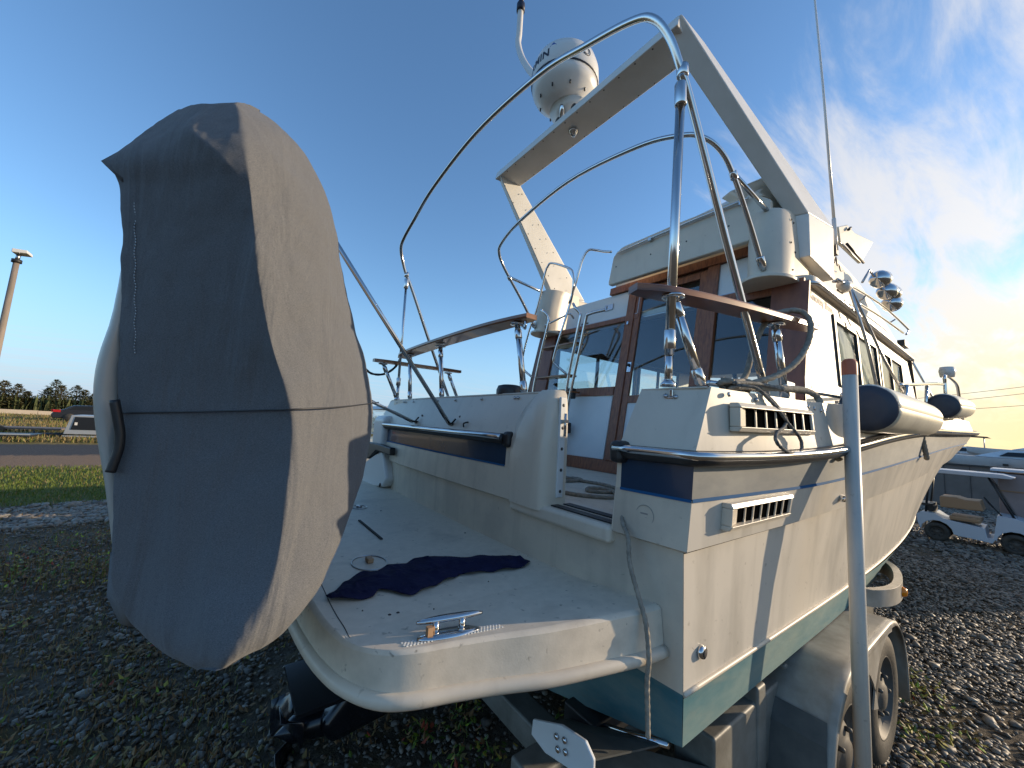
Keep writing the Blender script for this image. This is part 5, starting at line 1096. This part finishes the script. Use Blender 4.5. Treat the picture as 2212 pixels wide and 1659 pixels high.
gcart(11.15,1.17,.245,1.04,'white golf cart with tan bench parked on the dark gravel')
# second cart with a rusty pink enclosure just in front, running out of frame
t2=thing('utility_cart',(11.6,-.3,0),'utility vehicle with dusty pink side panels behind the golf cart','vehicle')
mb=MB(); mb.box((11.9,-2.2,.30),(12.9,.42,1.36)); obj('side_panel',mb,mat('dusty_pink_panel',(.38,.29,.27),.7,col2=(.30,.23,.21),nscale=3),t2,bevel=.02)
mb=MB(); mb.box((11.85,-2.2,1.40),(12.95,.50,1.44)); obj('roof',mb,duskw,t2)
mb=MB(); mb.box((11.88,-2.2,1.03),(11.9,.42,1.05)); obj('trim_strip',mb,tan,t2)
for y in (-.4,-1.6): mb=MB(); mb.lathe([(.0001,0),(.2,0),(.22,.05),(.22,.16),(.0001,.16)],(11.9,y,.22),(1,0,0),24,cap=False); obj('wheel',mb,tyrem,t2)
# brown flat building/fence strip with white boats beyond
mb=MB(); mb.box((19.0,-12,.0),(19.3,2.3,1.28)); wl=obj('brown_wall',mb,brown,label='long dark brown wall behind the golf cart',cat='wall')
mb=MB()
for i in range(26): mb.box((18.985,-12+i*.55,.02),(19.0,-11.99+i*.55,1.27))
obj('wall_batten',mb,dark,wl)['kind']='stuff'
mb=MB(); mb.box((18.95,-12,1.28),(19.35,2.35,1.33)); obj('wall_coping',mb,mat('dark_trim',(.05,.045,.04),.7),wl)
def yboat(name,x,y0,y1,z0,label,h=.5,top=True,mast=False,blue=False,grp='white motor boats stored beyond the wall',bim=False):
    t=thing(name,(x,(y0+y1)/2,0),label,'motor boat',grp); L_=y1-y0
    def sec(q,wd_,zl,zh): yy=y0+q*L_; return [(x-wd_,yy,zh),(x-wd_*.85,yy,zl+ (zh-zl)*.35),(x-.02,yy,zl),(x+.02,yy,zl),(x+wd_*.85,yy,zl+(zh-zl)*.35),(x+wd_,yy,zh)]
    secs=[sec(0,.9,z0,z0+h),sec(.3,1.0,z0,z0+h),sec(.6,.9,z0,z0+h*1.04),sec(.85,.5,z0+.1,z0+h*1.12),sec(1,.03,z0+h*.7,z0+h*1.2)]
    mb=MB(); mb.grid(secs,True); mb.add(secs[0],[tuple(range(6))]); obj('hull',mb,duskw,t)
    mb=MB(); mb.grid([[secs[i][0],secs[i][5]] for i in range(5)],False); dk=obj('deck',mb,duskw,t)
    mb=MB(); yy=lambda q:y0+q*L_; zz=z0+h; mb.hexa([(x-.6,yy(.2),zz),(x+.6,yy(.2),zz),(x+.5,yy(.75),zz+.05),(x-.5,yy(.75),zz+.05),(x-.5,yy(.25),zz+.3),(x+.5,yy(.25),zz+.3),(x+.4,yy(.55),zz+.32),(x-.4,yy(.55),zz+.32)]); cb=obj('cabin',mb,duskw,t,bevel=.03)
    mb=MB(); mb.hexa([(x-.61,yy(.25),zz+.1),(x-.58,yy(.25),zz+.1),(x-.5,yy(.6),zz+.1),(x-.56,yy(.6),zz+.1),(x-.56,yy(.27),zz+.24),(x-.53,yy(.27),zz+.24),(x-.47,yy(.55),zz+.24),(x-.5,yy(.55),zz+.24)]); obj('cabin_window',mb,blkp,cb)
    mb=MB()
    for q in (.15,.35,.55): mb.box((x-.93,yy(q),z0+h*.55),(x-.88,yy(q)+.12,z0+h*.7))
    obj('porthole',mb,blkp,t)
    if bim:
        mb=MB(); mb.hexa([(x-.7,yy(.05),zz+.72),(x+.7,yy(.05),zz+.72),(x+.6,yy(.55),zz+.78),(x-.6,yy(.55),zz+.78),(x-.7,yy(.07),zz+.76),(x+.7,yy(.07),zz+.76),(x+.6,yy(.52),zz+.84),(x-.6,yy(.52),zz+.84)]); bi=obj('bimini_top',mb,blkp,t)
        for q in (.1,.5): mb=MB(); mb.tube([(x-.62,yy(q),zz+.1),(x-.62,yy(q),zz+.74)],.02,6); obj('bimini_pole',mb,alu,bi)
    mb=MB()
    for q in (.2,.7): mb.box((x-.5,yy(q),0),(x+.5,yy(q)+.15,z0+.1))
    obj('stand',mb,steel,t)
    return t
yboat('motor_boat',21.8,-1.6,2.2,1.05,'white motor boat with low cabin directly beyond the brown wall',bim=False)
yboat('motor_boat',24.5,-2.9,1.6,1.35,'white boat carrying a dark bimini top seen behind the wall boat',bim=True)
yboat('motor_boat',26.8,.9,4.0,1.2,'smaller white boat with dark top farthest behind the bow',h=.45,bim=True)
# utility poles with wires
pol=[]
for (x,y,lab) in ((60,-14,'wooden utility pole carrying wires out beyond the right edge'),(66,24,'wooden utility pole hidden beyond the cruiser bow')):
    t=thing('utility_pole',(x,y,0),lab,'utility pole'); mb=MB(); mb.tube([(x,y,0),(x,y,11.6)],[.2,.14],12); obj('pole_shaft',mb,woodp,t); mb=MB(); mb.box((x-.08,y-1.2,10.4),(x+.08,y+1.2,10.55)); obj('crossarm',mb,woodp,t); pol.append(t)
for (z0,z1,wn) in ((10.6,6.2,'uppermost'),(9.95,5.5,'middle'),(8.3,5.2,'lowest')):
    mb=MB(); mb.tube([(60+6*t,-14+38*t,z0+(z1-z0)*t-1.1*math.sin(math.pi*t)*.6) for t in np.linspace(0,1,16)],.022,5); obj('overhead_wire',mb,blk,label=wn+' of the three thin wires crossing the bright sky at right',cat='wire',group='overhead wires at right')

# ================================================================== LEFT BACKGROUND
# trees on the far treeline
fol=[mat('conifer_dark',(.055,.070,.030),.9,spec=.1,col2=(.085,.09,.04),nscale=3),mat('conifer_brown',(.12,.105,.055),.9,spec=.1,col2=(.09,.095,.045),nscale=3)]
bark=mat('bark',(.07,.05,.035),.9)
def conifer(x,y,h,label,dens=1.0,mi=0):
    t=thing('conifer_tree',(x,y,0),label,'tree','trees along the far hedge')
    mb=MB(); mb.tube([(x,y,0),(x+.05,y,h*.5),(x,y,h*.98)],[.11,.07,.02],7); obj('trunk',mb,bark,t)
    mb=MB(); V_=[];F_=[]; n=int(900*dens)
    for i in range(n):
        q=rnd.random()**1.15; z=h*(.06+.94*q); tier=.62+.38*abs(math.sin(z*5.2+x)); r_=(h*.50*(1-q)**.7+.07)*tier*rnd.uniform(.25,1.15); a=rnd.uniform(0,6.283)
        c=Vector((x+r_*math.cos(a),y+r_*math.sin(a),z-r_*.12)); d=Vector((math.cos(a),math.sin(a),rnd.uniform(-.25,.5))).normalized(); s2=d.cross(Vector((0,0,1))).normalized(); l=rnd.uniform(.16,.36)*(1-.5*q); wv=l*rnd.uniform(.3,.55)
        o=len(V_); V_+=[c-d*l*.5,c+s2*wv,c+d*l+Vector((0,0,rnd.uniform(-.05,.10))),c-s2*wv+Vector((0,0,rnd.uniform(-.08,.08)))]; F_.append((o,o+1,o+2,o+3))
    mb.add(V_,F_); obj('crown',mb,fol[mi],t,rec=False)
ORD=['first','second','third','fourth','fifth','sixth','seventh','eighth','ninth','tenth','eleventh','twelfth','thirteenth','fourteenth']
DS_=['tall pointed conifer','narrow ragged conifer','broad dark conifer','windblown leaning conifer','low bushy conifer','thin brownish conifer']
for i in range(14):
    x=-19.6+i*.78+rnd.uniform(-.2,.2); conifer(x,62+rnd.uniform(-1,2.0),(3.6,3.0,3.3,2.9,2.4,2.8)[i%6]*rnd.uniform(.95,1.05),DS_[i%6]+', '+ORD[i]+' from the left in the far treeline',1.0,rnd.choice((0,1,1)))
for i in range(4):
    x=18.5+i*2.2; conifer(x,70+rnd.uniform(-2,3),rnd.uniform(2.2,2.9),'dark far conifer, '+ORD[i]+' from the left beyond the port corner of the cruiser',.4,0)
# hedge mass under them
hb_=[]
for _ in range(4200):
    x=rnd.uniform(-34,45); y=61.3+rnd.uniform(-.6,.9); hb_.append((x,y,rnd.uniform(.8,2.2),.24,rnd.uniform(0,.3),rnd.uniform(0,6.3),0,0))
blades('hedge',hb_,[mat('hedge_leaves',(.055,.075,.025),.9,col2=(.095,.105,.04),nscale=2)],'dense dark green hedge under the far trees','hedge')
mb=MB()
for i in range(9): mb.box((-40+i*5.0,59.4,0),(-40+i*5.0+4.97,59.6,.50-.02*i))
obj('roadside_barrier',mb,wallm,label='long cream coloured roadside barrier in front of the treeline',cat='barrier')
# light pole
lp_=thing('light_pole',(-5.57,18,0),'tall wooden light pole with flat lamp head at far left','light pole')
mb=MB(); mb.tube([(-5.57,18,0),(-5.52,18,5.75)],[.085,.065],14); obj('pole_shaft',mb,woodp,lp_)
mb=MB(); mb.tube([(-5.52,18,5.72),(-5.52,18,5.82)],.11,12); obj('pole_collar',mb,blk,lp_)
mb=MB(); mb.tube([(-5.52,18,5.80),(-5.50,18,6.0)],.05,10); obj('lamp_arm',mb,ssd,lp_)
mb=MB(); mb.hexa([(-5.60,17.8,5.98),(-5.28,17.8,6.02),(-5.28,18.2,6.02),(-5.60,18.2,5.98),(-5.60,17.8,6.10),(-5.30,17.8,6.12),(-5.30,18.2,6.12),(-5.60,18.2,6.10)]); obj('lamp_head',mb,plw,lp_,bevel=.02)
# enclosed trailer
et=thing('enclosed_trailer',(-4.2,25,0),'aluminium framed trailer box with black side panel','trailer')
mb=MB(); mb.hexa([(-5.50,25,.22),(-2.6,25,.22),(-2.6,26.6,.22),(-5.50,26.6,.22),(-5.34,25,1.05),(-2.6,25,1.05),(-2.6,26.6,1.05),(-5.34,26.6,1.05)]); obj('box_body',mb,alu,et,bevel=.02)
mb=MB(); mb.hexa([(-5.30,24.975,.42),(-2.75,24.975,.42),(-2.75,24.99,.42),(-5.30,24.99,.42),(-5.22,24.975,.98),(-2.75,24.975,.98),(-2.75,24.99,.98),(-5.22,24.99,.98)]); sp_=obj('side_panel',mb,blkp,et)
mb=MB(); mb.box((-5.20,24.95,.62),(-5.12,24.975,.74)); obj('latch',mb,plw,sp_)
mb=MB(); mb.box((-5.5,24.95,.10),(-2.6,25.05,.17)); obj('sill_beam',mb,alu,et)
for x in (-3.6,-3.0): mb=MB(); mb.lathe([(.0001,0),(.2,0),(.22,.04),(.22,.16),(.0001,.16)],(x,24.9,.22),(0,1,0),22,cap=False); obj('wheel',mb,tyrem,et)
mb=MB(); mb.tube([(-5.45,25.2,.17),(-6.6,25.7,.17)],.04,8); mb.tube([(-5.45,26.2,.17),(-6.6,25.7,.17)],.04,8); obj('tow_frame',mb,blk,et)
mb=MB(); mb.tube([(-6.5,25.7,-.0),(-6.5,25.7,.30)],.03,8); obj('tow_jack',mb,blk,et)
ft=thing('flat_trailer',(-8.5,24,0),'low dark flatbed trailer parked on the gravel road at left','trailer')
mb=MB(); mb.box((-11.5,23.8,.14),(-6.1,25.2,.22)); obj('deck',mb,blk,ft)
mb=MB(); mb.box((-11.5,23.75,.22),(-6.1,23.8,.27)); obj('side_rail',mb,alu,ft)
for x in (-8.3,-7.7): mb=MB(); mb.lathe([(.0001,0),(.17,0),(.19,.04),(.19,.15),(.0001,.15)],(x,23.65,.19),(0,1,0),22,cap=False); obj('wheel',mb,tyrem,ft)
mb=MB(); mb.box((-8.7,23.62,.36),(-7.3,23.85,.40)); obj('mudguard',mb,blkp,ft,bevel=.02)
ft2=thing('flat_trailer',(-6.9,29,0),'small open trailer with rusty coupling beside the grey box trailer','trailer')
mb=MB(); mb.box((-9.2,28.2,.20),(-6.3,29.6,.28)); obj('deck',mb,brown,ft2); mb=MB(); mb.tube([(-6.3,28.9,.24),(-5.4,28.9,.22)],.04,8); obj('coupling',mb,mat('rust',(.18,.07,.03),.8),ft2)
for x in (-8.2,): mb=MB(); mb.lathe([(.0001,0),(.17,0),(.19,.04),(.19,.15),(.0001,.15)],(x,28.1,.19),(0,1,0),22,cap=False); obj('wheel',mb,tyrem,ft2)
# dark car on the road beyond
cr_=thing('parked_car',(-8.0,44,0),'dark car with a red tail lamp seen above the box trailer','car')
mb=MB(); mb.prism([(-10.4,44,.25),(-10.5,44,.55),(-10.3,44,.85),(-9.9,44,.95),(-9.4,44,1.28),(-8.0,44,1.34),(-6.8,44,1.25),(-6.0,44,.92),(-5.2,44,.85),(-5.1,44,.3)],(0,1.7,0)); obj('body',mb,carm,cr_,bevel=.08)
mb=MB(); mb.prism([(-9.55,43.98,.95),(-9.2,43.98,1.22),(-8.0,43.98,1.27),(-6.95,43.98,1.2),(-6.4,43.98,.95)],(0,.02,0)); obj('side_window',mb,blkp,cr_)
mb=MB(); mb.box((-10.38,43.96,.72),(-10.0,44.02,.90)); mb.box((-10.47,44.0,.72),(-10.3,44.3,.90)); obj('tail_lamp',mb,redl,cr_)
for x in (-9.5,-6.1): mb=MB(); mb.lathe([(.0001,0),(.3,0),(.32,.05),(.32,.2),(.0001,.2)],(x,43.93,.32),(0,1,0),22,cap=False); obj('wheel',mb,tyrem,cr_)
# neighbouring boat on the port side
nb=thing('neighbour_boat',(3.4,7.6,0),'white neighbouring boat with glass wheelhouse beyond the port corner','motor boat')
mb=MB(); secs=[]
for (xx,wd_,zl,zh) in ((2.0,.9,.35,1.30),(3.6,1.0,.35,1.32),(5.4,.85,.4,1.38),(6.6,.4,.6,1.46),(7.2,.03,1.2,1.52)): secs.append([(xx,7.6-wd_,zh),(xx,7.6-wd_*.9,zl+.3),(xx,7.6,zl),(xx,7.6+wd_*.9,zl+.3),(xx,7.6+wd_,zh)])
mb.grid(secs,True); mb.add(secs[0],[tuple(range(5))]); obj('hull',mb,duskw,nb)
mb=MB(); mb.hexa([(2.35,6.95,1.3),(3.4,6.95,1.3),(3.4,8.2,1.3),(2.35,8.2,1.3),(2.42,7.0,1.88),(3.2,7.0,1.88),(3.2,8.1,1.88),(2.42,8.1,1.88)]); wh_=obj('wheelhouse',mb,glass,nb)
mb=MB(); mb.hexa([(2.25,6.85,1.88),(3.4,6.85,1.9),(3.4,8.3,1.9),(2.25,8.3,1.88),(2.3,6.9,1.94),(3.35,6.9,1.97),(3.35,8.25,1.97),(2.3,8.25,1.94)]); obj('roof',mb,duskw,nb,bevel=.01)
mb=MB(); mb.tube([(2.0,6.75,1.45),(2.6,6.75,1.46)],.014,6)
for x in (2.02,2.2,2.4): mb.tube([(x,6.75,1.30),(x,6.75,1.45)],.012,6)
obj('rail',mb,plw,nb)
mb=MB(); mb.box((1.7,7.3,.55),(2.0,7.8,1.45)); obj('outboard_engine',mb,blkp,nb,bevel=.07)
mb=MB(); mb.box((2.5,7.2,0),(2.7,8.0,.5)); mb.box((5.0,7.2,0),(5.2,8.0,.55)); obj('stand',mb,steel,nb)
# neighbour to starboard, outside the frame: its shade lies on the gravel by the golf cart
